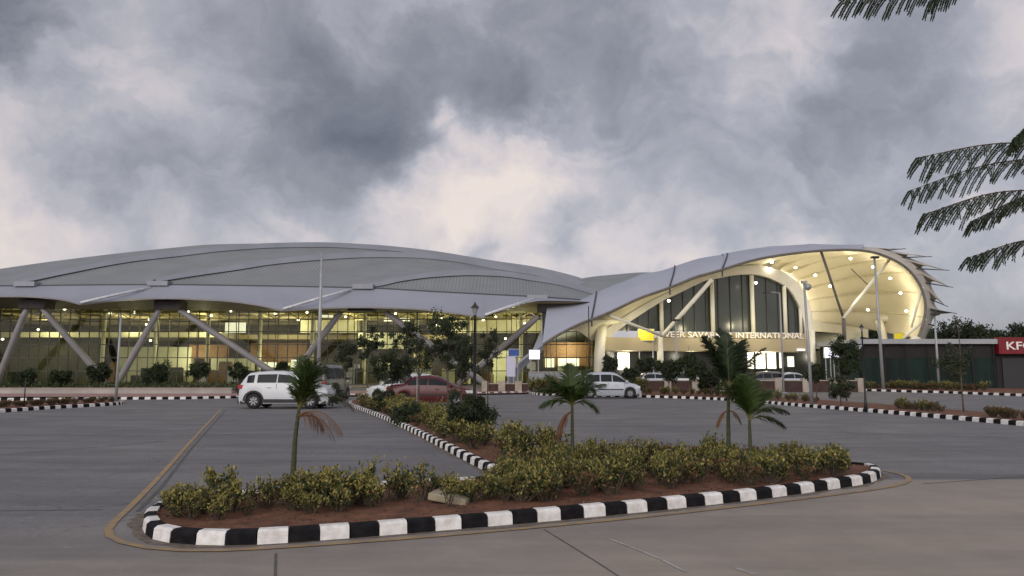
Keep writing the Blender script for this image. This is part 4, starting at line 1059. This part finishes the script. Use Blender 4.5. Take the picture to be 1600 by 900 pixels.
# dense bushes on the strip round the black lamp post
for i, (px, Y, top, cr, cy, nm) in enumerate(((722, 17.2, 614, 30, 652, 'dark leafy bush at the left of the black lamp post base'), (750, 16.8, 606, 28, 648, 'dark leafy bush at the right of the black lamp post base'), (600, 29, 612, 22, 632, 'dark bush at the far end of the planted strip'), (640, 23, 640, 24, 655, 'olive bush midway along the planted strip'))):
    tree_px(px, 0, Y, top, cr, cy, n=3600, ls=.095, seed=300+i, mats=(0, 0, 1, 7), clumps=16, flat=1.2, trunk_r=.02, label=nm, group='dark leafy bushes along the planted strip', name='leafy_bush')
# distant trees behind the shed and the terminal
rngd = random.Random(9)
FT = 'distant trees on the skyline'
for i, (px, top, cr) in enumerate(((1462, 512, 30), (1500, 497, 34), (1528, 508, 30), (1560, 513, 26), (1588, 508, 30), (1622, 505, 34), (1660, 508, 34), (1710, 500, 40), (1400, 505, 26), (1368, 512, 24), (1330, 515, 30), (1290, 512, 28), (1442, 518, 24))):
    Y = 120 if i > 7 else 105
    if i == 1: lab = 'pale layered tree standing highest right of the canopy corners'
    else: lab = ('dark far tree on the skyline above the red sign' if px > 1540 else 'dark far tree beyond the canopy and shed')
    tree_px(px, 0, Y, top, cr, top + cr*.75, n=2200, ls=.5, seed=400+i, mats=(0, 0, 7, 0) if i != 1 else (7, 7, 1, 0), clumps=22, flat=.7, trunk_r=.25, label=lab, group=FT)

mb = MB(); rng = random.Random(21)
for a_, b_ in ((52, 330), (-340, -88)):
    for i in range(70):
        cx = rng.uniform(a_, b_); cy = 190 + rng.uniform(-14, 14); hh = rng.uniform(5, 9); rr = rng.uniform(4, 8)
        mb.tube([(cx, cy, 0), (cx, cy, hh * .8)], .25, 5, 2)
        for k in range(110):
            d = rdir(rng); c = Vector((cx + d.x*rr, cy + d.y*rr*.8, max(.6, hh*.62 + d.z*hh*.42))) ; leaf(mb, c, rdir(rng), rdir(rng), rng.uniform(.9, 1.8), rng.uniform(.6, 1.1), rng.choice((0, 0, 1)))
tag(mb.build('wood', [m_lf[0], m_lf[7], m_trunk]), 'dark belt of far woodland along the horizon', 'woodland', kind='stuff')
# ---- palms
def palm(base, h, fronds, label, tr=.035, bend=0.0, seed=0, lm=5, lw=.0075):
    rng = random.Random(seed); e = empty('palm_tree', base); tag(e, label, 'palm', 'young palms in the kerbed island')
    mb = MB(); pts = spline3([Vector((0, 0, 0)), Vector((bend*.25, 0, h*.35)), Vector((bend*.45, 0, h*.7)), Vector((bend, 0, h))], 22)
    mb.tube(pts, [tr * (1.25 - .55*i/21) * (1.08 if i % 2 else .97) for i in range(22)], 9); mb.build('trunk', m_ptrunk, e, smooth=True)
    top = pts[-1]
    for az, el, L, droop, dead, wid in fronds:
        mb = MB(); a = R(az); hd = Vector((math.cos(a), math.sin(a), 0)); top = pts[15] if (dead and h > 1.2) else (pts[19] if dead else pts[-1]); p = top.copy(); d = hd * math.cos(R(el)) + Vector((0, 0, math.sin(R(el)))); NS = 34; ra = [p.copy()]; ds = [d.copy()]
        for k in range(NS):
            p = p + d * (L / NS); ra.append(p.copy()); d = d + Vector((0, 0, -droop / NS)); d.normalize(); ds.append(d.copy())
        mb.tube(ra, [.012 * (1 - .85*k/NS) for k in range(NS+1)], 5, 1)
        for k in range(5, NS + 1):
            t = k / NS; ln = 1.4 * wid * math.sin(PI * min(1, .18 + t * .8)) ** .7 * rng.uniform(.85, 1.1)
            for sgn in (-1, 1):
                for rep in range(1 if dead else 2):
                    side = ds[k].cross(Vector((0, 0, 1))); side = side.normalized() if side.length > .05 else Vector((1, 0, 0))
                    upv = side.cross(ds[k])
                    ld = (ds[k] * rng.uniform(.9, 1.3) + side * sgn * rng.uniform(.35, .85) + upv * rng.uniform(-.25, .55) + Vector((0, 0, -.35 - (.9 if dead else 0)))).normalized()
                    c = ra[k] - ds[k] * (L/NS) * .5 * rep; mid = c + ld * ln * .5; ld2 = (ld + Vector((0, 0, -.45 - (.8 if dead else 0)))).normalized(); tip = mid + ld2 * ln * .5
                    w = lw * (1.2 if not dead else .55); nn = ld.cross(upv).normalized() * w
                    mb.quad(c - nn*.5, c + nn*.5, mid + nn, mid - nn, 0); mb.tri(mid - nn, mid + nn, tip, 0)
        mb.build('dead_frond' if dead else 'frond', [m_lf[6] if dead == 1 else (m_lf[4] if dead else m_lf[lm]), m_lf[6] if dead else m_lf[2]], e)
    return e
g = G(467, 790)
palm((-2.72, 9.35, .1), 1.12, [(85, 82, .66, .3, 0, .2), (10, 74, .66, .4, 0, .2), (355, 66, .62, .5, 0, .2), (40, 70, .62, .5, 0, .2), (330, 80, .6, .4, 0, .2), (70, 60, .5, 1.2, 0, .2), (350, 35, .72, 2.1, 1, .22), (10, 20, .62, 2.2, 1, .2), (335, 45, .5, 2.6, 2, .2), (20, 50, .8, 2.2, 0, .18), (200, 75, .3, .8, 0, .12)],
     'young palm with browned drooping fronds in the left arm of the island', .031, .06, 1, 5, .0062)
palm((.98, 12.2, .1), 1.02, [(170, 55, .62, 1.3, 0, .22), (200, 40, .62, 1.6, 0, .2), (100, 78, .7, .6, 0, .22), (10, 58, .7, 1.3, 0, .22), (180, 66, .66, 1.0, 0, .22), (30, 70, .7, .9, 0, .2), (340, 40, .5, 2.0, 0, .2), (60, 60, .5, 1.2, 0, .2), (250, 65, .45, 1.2, 0, .2), (190, -10, .5, 2.4, 2, .2), (215, -5, .5, 2.4, 2, .2), (165, -20, .45, 2.4, 2, .2), (150, 65, .55, 1.1, 0, .2), (30, 65, .6, 1.3, 0, .2)],
     'middle palm with arching green fronds and one hanging dead frond', .030, 0.0, 2, 5, .009)
palm((3.5, 12.2, .1), 1.3, [(110, 80, 1.0, .35, 0, .2), (185, 68, .95, .4, 0, .2), (140, 70, .95, .4, 0, .22), (40, 66, .95, .6, 0, .2), (0, 58, .9, .6, 0, .18), (80, 85, .9, .3, 0, .2), (165, 74, .8, .5, 0, .2), (20, 75, .8, .4, 0, .2), (195, 5, .34, 2.4, 1, .13), (335, 15, .3, 2.6, 1, .12)],
     'tallest dark palm with upright fronds and rusty dead ones below', .032, 0.05, 3, 0, .014)
palm((3.72, 11.75, .1), .82, [(100, 80, .72, .6, 0, .24), (60, 70, .72, .8, 0, .24), (160, 68, .72, .9, 0, .24), (5, 50, .72, 1.7, 0, .2), (350, 30, .6, 1.6, 0, .18), (200, 75, .6, .9, 0, .24), (130, 85, .68, .6, 0, .24), (30, 62, .68, 1.0, 0, .22)],
     'short bright palm just right of the tallest one', .030, 0.0, 4, 5, .010)

# ---- the tree at the right edge whose feathery leaves hang into view
fe = empty('feathery_tree', (5.6, 4.2, 0)); tag(fe, 'tree whose dark feathery leaves hang in from the right edge', 'tree'); fo = Vector((5.6, 4.2, 0))
mb = MB(); tp = spline3([fo, fo + Vector((-.05, 0, 1.5)), fo + Vector((.05, .05, 3)), fo + Vector((0, 0, 4.6))], 12); mb.tube(tp, [.13 - .006*i for i in range(12)], 12)
brs = []
def feather(pts, Y, wid, seed, npn=17, sides=(1, -1)):
    rng = random.Random(seed); p3 = spline3([P(a, b, Y + dy) for a, b, dy in pts], npn + 2); mb = MB(); mb.tube(p3, [.0045 - .0030*i/(npn+1) for i in range(npn+2)], 5, 1)
    for k in range(1, npn + 2):
        t = k / (npn + 1); d = (p3[k] - p3[k-1]).normalized(); ln = wid * (math.sin(PI * (1 - t * .86)) ** .55 if t > .14 else .8) * rng.uniform(.9, 1.08)
        for sgn in sides:
            dd = (d * rng.uniform(.55, .75) + Vector((0, sgn * .75, 0)) + Vector((0, 0, -.62 if sgn > 0 else .05 - .45*rng.random()))).normalized()
            dd = (dd + rdir(rng) * .14).normalized(); ln *= rng.uniform(.8, 1.1); q = p3[k].copy(); M_ = 24
            for j in range(1, M_):
                dd = (dd + Vector((0, 0, -.03))).normalized(); q2 = q + dd * ln / M_
                mb.quad(q, q2, q2 + Vector((0, 0, .0012)), q + Vector((0, 0, .0012)), 1)
                prp = dd.cross(Vector((0, 1, 0)) if abs(dd.y) < .7 else Vector((0, 0, 1))).normalized(); prp = (prp + rdir(rng) * .3).normalized()
                for s2 in (1, -1):
                    e = (prp * s2 + dd * .5).normalized() * .0122; w = dd * .0085; mb.quad(q2 - w, q2 - w*.2 + e*.6, q2 + e, q2 + w + e*.5, 0)
                q = q2
    mb.build('compound_leaf', [m_lf[0], m_lf[4]], fe, off=tuple(fo)); return p3[0]
ends = [feather([(1640, 222, .1), (1540, 226, 0), (1436, 246, -.1)], 3.6, .17, 1), feather([(1660, 243, .2), (1540, 258, .1), (1424, 297, 0)], 3.75, .16, 2), feather([(1650, 296, .1), (1550, 302, .1), (1446, 334, 0)], 3.6, .16, 3),
        feather([(1660, 300, .2), (1590, 312, .25), (1520, 345, .2)], 3.9, .15, 4), feather([(1650, 372, 0), (1590, 378, 0), (1516, 402, 0)], 3.7, .15, 5, 12), feather([(1660, 170, 0), (1625, 180, 0), (1588, 214, 0)], 3.5, .15, 6, 12),
        feather([(1500, -22, .1), (1420, -14, .05), (1318, 2, 0)], 3.4, .13, 7), feather([(1560, -60, .1), (1500, -30, .1), (1455, 0, .1)], 3.4, .14, 8, 10)]
for e in ends[:6]: mb.tube([tp[7], tp[7].lerp(e, .55) + Vector((0, 0, .25)), e], [.04, .02, .005], 6)
for e in ends[6:]: mb.tube([tp[9], tp[9].lerp(e, .6) + Vector((0, 0, .45)), e], [.04, .018, .005], 6)
mb.build('trunk', m_trunk, fe, smooth=True, off=tuple(fo))

# ================================================================== CARS
def wheel(r, w):
    t = MB(); t.lathe([(r*.62, -w/2), (r*.93, -w/2), (r, -w/2+.03), (r, w/2-.03), (r*.93, w/2), (r*.62, w/2), (r*.62, -w/2)], 26, 0, (0, 0, 0), 'Y')
    rm = MB(); rm.lathe([(r*.62, -w/2+.01), (r*.60, -w/2+.03), (r*.56, -w/2+.05), (r*.02, -w/2+.02)], 26, 0, (0, 0, 0), 'Y')
    rm.lathe([(r*.62, w/2-.01), (r*.56, w/2-.05), (r*.02, w/2-.03)], 26, 0, (0, 0, 0), 'Y')
    for k in range(7):
        a = 2*PI*k/7; mt = Matrix.Rotation(a, 4, 'Y')
        for yy in (-w/2-.005, w/2-.03): rm.box((-.03, yy, r*.1), (.03, yy+.035, r*.58), 1, mt)
    return t, rm
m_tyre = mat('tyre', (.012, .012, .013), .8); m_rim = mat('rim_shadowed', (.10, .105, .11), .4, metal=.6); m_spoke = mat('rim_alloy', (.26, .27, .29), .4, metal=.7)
m_cglass = mat('car_glass', (.012, .015, .018), .16, .1, spec=.22); m_trim = mat('black_trim', (.02, .02, .022), .6)
m_tl = mat('tail_lamp', (.35, .01, .015), .25, .05); m_hl = mat('head_lamp', (.6, .62, .64), .15, .05)
def car(name, loc, rz, paint, L, W, H, kind, label, group=None, detail=True):
    e = empty(name, loc, rz); tag(e, label, 'car', group)
    hl = L/2; wr = .335 if kind == 'suv' else (.29 if H < 1.56 else .3); gc = .22 if kind == 'suv' else .17
    if kind == 'suv': top = [(-hl, .72), (-hl+.03, .98), (-hl+.12, 1.14), (-hl+.30, H-.20), (-hl+.48, H-.07), (-.75, H-.005), (-.3, H), (.15, H-.05), (.42, H-.16), (.98, 1.16), (1.12, 1.10), (1.7, 1.0), (hl-.08, .86), (hl, .62)]; bl = 1.07; fw, bw = hl-.78, -hl+.72; roof = (-hl+.4, .3); ws = (.30, 1.0); rs = (-hl+.10, -hl+.38)
    elif kind == 'hatch': top = [(-hl, .6), (-hl+.04, .85), (-hl+.18, 1.05), (-hl+.42, H-.1), (-hl+.6, H-.03), (-.1, H), (.3, H-.05), (.5, H-.14), (1.08, .98), (1.2, .93), (hl-.15, .8), (hl, .55)]; bl = .92; fw, bw = hl-.62, -hl+.6; roof = (-hl+.5, .4); ws = (.42, 1.1); rs = (-hl+.16, -hl+.46)
    elif kind == 'van': top = [(-hl, .6), (-hl+.03, 1.0), (-hl+.1, 1.5), (-hl+.25, H-.03), (0, H), (hl-1.1, H-.06), (hl-.85, H-.2), (hl-.3, 1.15), (hl-.05, .9), (hl, .6)]; bl = 1.1; fw, bw = hl-.6, -hl+.7; roof = (-hl+.3, hl-1.2); ws = (hl-.95, hl-.33); rs = (-hl+.05, -hl+.2)
    else: top = [(-hl, .62), (-hl+.04, .88), (-hl+.2, .98), (-hl+.75, 1.02), (-.95, H-.14), (-.7, H-.04), (-.15, H), (.3, H-.05), (.5, H-.13), (1.15, .96), (1.25, .93), (1.9, .8), (hl-.05, .68), (hl, .5)]; bl = .92; fw, bw = hl-.8, -hl+.85; roof = (-.85, .4); ws = (.42, 1.13); rs = (-hl+.8, -.9)
    zt = curve(top); NS = 84 if detail else 40
    half = lambda x: W/2 * (1 - .10 * max(0, abs(x)/hl - .72)/.28 - .06 * max(0, (abs(x)/hl - .93)/.07))
    def sec(x):
        w = half(x); z1 = zt(x); b = min(bl + .02, z1 - .03); g = max(0, min(1, (z1 - bl) / (H - bl)))
        sill = gc + .0
        for xc in (fw, bw):
            r = wr + .06; d = abs(x - xc)
            if d < r: sill = max(sill, wr + math.sqrt(r*r - d*d))
        sill = min(sill, b - .12); s1 = max(gc + .16, sill + .02); s2 = max(.55, s1 + .04); s2 = min(s2, b - .03); s1 = min(s1, s2 - .02)
        wt = w * (.93 - .19 * g)
        return [Vector((x, w*.93, sill)), Vector((x, w*.985, s1)), Vector((x, w, s2)), Vector((x, w*.97, b)), Vector((x, wt, z1 - .05*g - .015)), Vector((x, wt*.86, z1 - .005)), Vector((x, 0, z1 + .015))]
    xs = [-hl + L * i / NS for i in range(NS + 1)]
    b = MB(); rows = []
    for x in xs:
        s_ = sec(x); rows.append([Vector((x, -p.y, p.z)) for p in s_] + s_[::-1][1:])
    b.grid(rows)
    for r in (rows[0], rows[-1]): n = len(b.v); b.v += [tuple(p) for p in r]; b.f.append(tuple(range(n, n+len(r)))); b.m.append(0)
    body = b.build('body', paint, e, True); recalc(body)
    # underside and wheel wells
    u = MB(); u.box((-hl+.1, -W/2*.9, gc-.02), (hl-.1, W/2*.9, gc+.12)); 
    for xc in (fw, bw): u.box((xc-wr-.07, -W/2*.82, gc), (xc+wr+.07, W/2*.82, min(2*wr+.08, bl-.06)))
    u.build('underside', m_trim, e)
    for sgn in (-1, 1):
        wins = {'suv': [(-hl+.38, -hl+.70), (-hl+.84, -.30), (-.25, .88)], 'hatch': [(-hl+.36, -.62), (-.56, .1), (.15, .92)], 'van': [(-hl+.25, -.6), (-.5, .5), (.6, hl-.5)], 'sedan': [(-1.05, -.12), (-.07, .98)]}[kind]
        for wa, wb in wins:
            g = MB(); rr = []; n = 12
            for i in range(n + 1):
                x = wa + (wb - wa) * i / n; s_ = sec(x); p, q = s_[3], s_[4]
                if q.z - p.z < .06: continue
                a = p.lerp(q, .10); c = p.lerp(q, .86)
                rr.append([Vector((x, sgn*(a.y + .012), a.z)), Vector((x, sgn*(c.y + .012), c.z))])
            if len(rr) > 1: g.grid(rr); g.build('side_window', m_cglass, e)
        if detail:
            dl = MB()
            for xd in ((-.28, .84) if kind == 'suv' else (-.12, .85) if kind != 'van' else (-.5, .55)):
                s_ = sec(xd); dl.quad((xd-.008, sgn*(s_[1].y+.006), s_[1].z+.03), (xd+.008, sgn*(s_[1].y+.006), s_[1].z+.03), (xd+.008, sgn*(s_[3].y+.008), s_[3].z), (xd-.008, sgn*(s_[3].y+.008), s_[3].z))
            dl.build('door_seam', m_trim, e)
            for xd in ((-.62, .35) if kind != 'van' else (-.3,)):
                hd = MB(); y = half(xd)*sgn; hd.box((xd-.09, min(y, y+sgn*.03), bl-.15), (xd+.09, max(y, y+sgn*.03), bl-.12)); hd.build('door_handle', paint, e)
            st = MB(); y = half(0)*sgn; st.box((bw+wr+.1, min(y*.99, y+sgn*.015), .5 if kind != 'suv' else gc+.05), (fw-wr-.1, max(y*.99, y+sgn*.015), .56 if kind != 'suv' else gc+.2)); st.build('side_moulding', m_trim, e)
            mr = MB(); mr.box((ws[1]-.2, sgn*W/2*.93 if sgn > 0 else sgn*(W/2+.14), bl+.03), (ws[1]-.05, (W/2+.14) if sgn > 0 else -W/2*.93, bl+.16)); mr.build('mirror', paint, e)
        if kind == 'suv':
            for xc in (fw, bw):
                ar = MB(); rr = []
                for i in range(17):
                    a = PI * i / 16; rr.append([Vector((xc + (wr+.05)*math.cos(a), sgn*(W/2+.002), wr + (wr+.05)*math.sin(a))), Vector((xc + (wr+.14)*math.cos(a), sgn*(W/2+.006), wr + (wr+.13)*math.sin(a)))])
                ar.grid(rr); ar.build('arch_moulding', m_trim, e)
        # lamps
        tl = MB(); y = half(-hl+.1)*sgn; tl.box((-hl-.015, min(y*.72, y*1.015), bl-.2), (-hl+.24, max(y*.72, y*1.015), bl-.03)); tl.build('taillight', m_tl, e)
        hd = MB(); y = half(hl-.15)*sgn; hd.box((hl-.36, min(y*.66, y*1.02), .6), (hl-.02, max(y*.66, y*1.02), .74)); hd.build('headlight', m_hl, e)
    for nm, (wa, wb) in (('windscreen', ws), ('rear_window', rs)):
        g = MB(); rr = []
        for i in range(9):
            x = wa + (wb - wa) * i / 8; s_ = sec(x); k = 1 if nm == 'windscreen' else -1
            rr.append([Vector((x + .012*k, -s_[5].y*.97, s_[5].z + .012)), Vector((x + .012*k, 0, s_[6].z + .014)), Vector((x + .012*k, s_[5].y*.97, s_[5].z + .012))])
        g.grid(rr); g.build(nm, m_cglass, e)
    for nm, xx in (('rear_bumper', -1), ('front_bumper', 1)):
        bp = MB(); w = half(hl)*.98; lo = hl-.16; bp.box((min(xx*lo, xx*(hl+.05)), -w, gc+.02), (max(xx*lo, xx*(hl+.05)), w, gc+.28)); bp.build(nm, m_trim if kind == 'suv' else paint, e)
    pl = MB(); pl.box((-hl-.07, -.25, .62), (-hl-.01, .25, .73)); pl.build('number_plate', m_white, e)
    if kind == 'suv':
        sp = empty('spare_wheel', (-hl-.16, 0, .82)); sp.parent = e; sp.rotation_euler = (0, 0, R(90))
        t, rm = wheel(.33, .2); t.build('tyre', m_tyre, sp, True); rm.build('rim', [m_rim, m_spoke], sp)
        rk = MB()
        for s_ in (-1, 1): rk.tube([(-hl+.55, s_*.5, H+.0), (-hl+.7, s_*.5, H+.05), (.2, s_*.5, H+.05), (.35, s_*.5, H-.02)], .018, 6)
        rk.build('roof_rail', m_trim, e)
    tw, rw = wheel(wr, .2); tm = rmesh = None
    for xc in (fw, bw):
        for sgn in (-1, 1):
            wh = empty('wheel', (xc, sgn*(W/2-.12), wr)); wh.parent = e
            if tm is None: t = tw.build('tyre', m_tyre, wh, True); r_ = rw.build('rim', [m_rim, m_spoke], wh); tm, rmesh = t.data, r_.data
            else:
                for nm, dt in (('tyre', tm), ('rim', rmesh)): o = bpy.data.objects.new(nm, dt); C.objects.link(o); o.parent = wh
    return e
p_white = mat('paint_white', (.58, .61, .64), .35, .03, 1, coat=.2); p_red = mat('paint_red', (.075, .005, .010), .4, .05, 1, coat=.12); p_silver = mat('paint_silver', (.42, .46, .52), .3, .03, 1, coat=.5, metal=.2); p_grey = mat('paint_grey', (.10, .105, .115), .35, .05, 1, coat=.4)
zc = .006
car('suv', (P(452, 600, 33.6).x, 33.6, zc), R(-2), p_white, 4.0, 1.76, 1.64, 'suv', 'white sport utility car with spare wheel on its tail, parked left of the first palm')
car('hatchback', (P(952, 600, 45.4).x, 45.4, zc), R(-3), p_silver, 3.6, 1.6, 1.56, 'hatch', 'white hatchback with dark side strip, parked behind the middle palm')
car('sedan', (P(676, 600, 36.2).x, 36.2, zc), R(-4), p_red, 4.15, 1.66, 1.42, 'sedan', 'dark red sedan parked behind the young trees')
car('hatchback', (P(632, 600, 39.8).x, 39.8, zc), R(176), p_white, 3.7, 1.65, 1.5, 'hatch', 'white car mostly hidden behind the tail of the red sedan')
car('van', (P(510, 600, 42.5).x, 42.5, zc), R(82), p_grey, 3.9, 1.6, 1.98, 'van', 'tall grey van behind the bonnet of the white sport utility car')
GC = 'cars standing before the entrance'
for px, Y, rz, pt, kd, lb in ((1060, 63, 170, p_white, 'hatch', 'white car just left of the tall palm, before the entrance'), (1022, 63.5, 5, p_silver, 'sedan', 'pale car left of the white car before the entrance'), (1238, 63, 3, p_silver, 'sedan', 'pale blue-grey car before the bright shopfront'),
                              (868, 62.5, 8, p_silver, 'sedan', 'silver car by the glowing white sign'), (1192, 63.8, 176, p_grey, 'hatch', 'dark car before the bright shopfront')):
    car('parked_car', (P(px, 600, Y).x, Y, .014), R(rz), pt, 4.0 if kd == 'sedan' else 3.6, 1.65, 1.48 if kd == 'sedan' else 1.55, kd, lb, GC, detail=False)

# ================================================================== POLES
def lantern(px, pybase, label, h):
    b = G(px, pybase, .1); e = empty('lamp_post', b); tag(e, label, 'lamp post')
    mb = MB(); mb.lathe([(0, 0), (.065, 0), (.065, .28), (.05, .34), (.036, .6), (.028, h-.25), (.04, h-.24), (.04, h-.22), (.02, h-.2), (0, h-.27)], 12); mb.build('post', m_black, e, True)
    mb = MB(); mb.lathe([(.035, h-.2), (.07, h-.04), (.07, h-.03)], 6); mb.build('glass', mat('lantern_glass', (.25, .25, .24), .3), e)
    mb = MB(); mb.lathe([(.10, h-.04), (.09, h-.02), (.035, h+.04), (.015, h+.09), (0, h+.1)], 6); mb.build('cap', m_black, e)
    return e
lantern(741, 690, 'black lantern post rising from the dark bushes of the strip', 3.05)
lantern(1353, 641, 'black lantern post in the right roadside bed beside the shed end', 3.35)
def pole(px, pybase, Y, pytop, r, m, label, head=None, lean=0.0, cat='pole'):
    b = P(px, pybase, Y); z1 = P(px, pytop, Y).z; e = empty('light_pole' if head else 'pole', (b.x, Y, 0)); tag(e, label, cat)
    mb = MB(); mb.tube([(0, 0, 0), (lean*.5, 0, z1*.5), (lean, 0, z1)], [r, r*.8, r*.6], 10); mb.build('shaft', m, e, True)
    mb = MB(); mb.box((-r*2, -r*2, 0), (r*2, r*2, .05)); mb.build('base_plate', m, e)
    if head == 'flood':
        mb = MB(); mb.box((lean-.28, -.22, z1-.1), (lean+.3, .12, z1+.06)); mb.build('floodlight', m_black, e)
    if head == 'dish':
        mb = MB(); mb.lathe([(0, -.16), (.13, -.14), (.16, 0), (.13, .1), (0, .12)], 14, 0, (lean+.15, -.02, z1-.22), 'Y'); mb.build('siren', m_steel, e, True)
        mb = MB(); mb.box((lean-.12, -.08, z1-.05), (lean+.12, .08, z1+.06)); mb.build('cap', m_steel, e)
    if head == 'arm':
        mb = MB(); mb.tube([(lean, 0, z1), (lean-.5, -.05, z1+.06), (lean-1.0, -.1, z1+.02)], .04, 6); mb.build('arm', m, e); mb = MB(); mb.box((lean-1.25, -.2, z1-.05), (lean-.7, .05, z1+.05)); mb.build('floodlight', m_black, e)
    return e
pole(497, 600, 56, 396, .17, m_steel, 'tall grey mast before the glazed terminal, over the first palm', None)
pole(181, 628, 37, 492, .07, m_steel, 'slim grey pole at the end of the far left bed', None)
pole(1269, 636, 34.5, 441, .085, m_steel, 'stout grey pole with a round siren on top, before the canopy', 'dish', -.12)
pole(1224, 600, 56, 458, .09, m_leg, 'thin pole with a dark floodlight before the arched glazing', 'arm')
pole(1380, 600, 60, 402, .14, m_steel, 'tall greenish mast standing before the green shed, left one', 'flood', -.15)
pole(1467, 600, 60, 491, .11, m_steel, 'shorter mast before the green shed, right one, with a small head', 'flood')
pole(921, 600, 57, 478, .06, m_black, 'thin dark pole left of the cream tapered column', None)
pole(37, 640, 33, 590, .03, m_black, 'thin dark stake in the far left bed', None)
pole(651, 640, 27, 575, .02, m_leg, 'thin pale stake beside the red sedan', None)
pole(1058, 600, 58, 500, .08, m_steel, 'thin grey pole before the white letters', 'flood')
# stone slab lying in the left arm of the island
mb = MB(); g0 = G(700, 797); mt = Matrix.Translation((g0.x, g0.y, .12)) @ Matrix.Rotation(R(-12), 4, 'Z') @ Matrix.Rotation(R(8), 4, 'Y')
mb.box((-.2, -.22, 0), (.28, .22, .09), 0, mt); o = mb.build('stone_slab', mat('slab_stone', (.32, .28, .2), .9, .2, 6, .4)); md = o.modifiers.new('b', 'BEVEL'); md.width = .02; md.segments = 2
tag(o, 'buff concrete slab lying in the left arm of the island', 'slab')

for pr in protoA + protoB + protoC + protoD:
    if pr.name not in used:
        for c in kids(pr): bpy.data.objects.remove(c)
        bpy.data.objects.remove(pr)
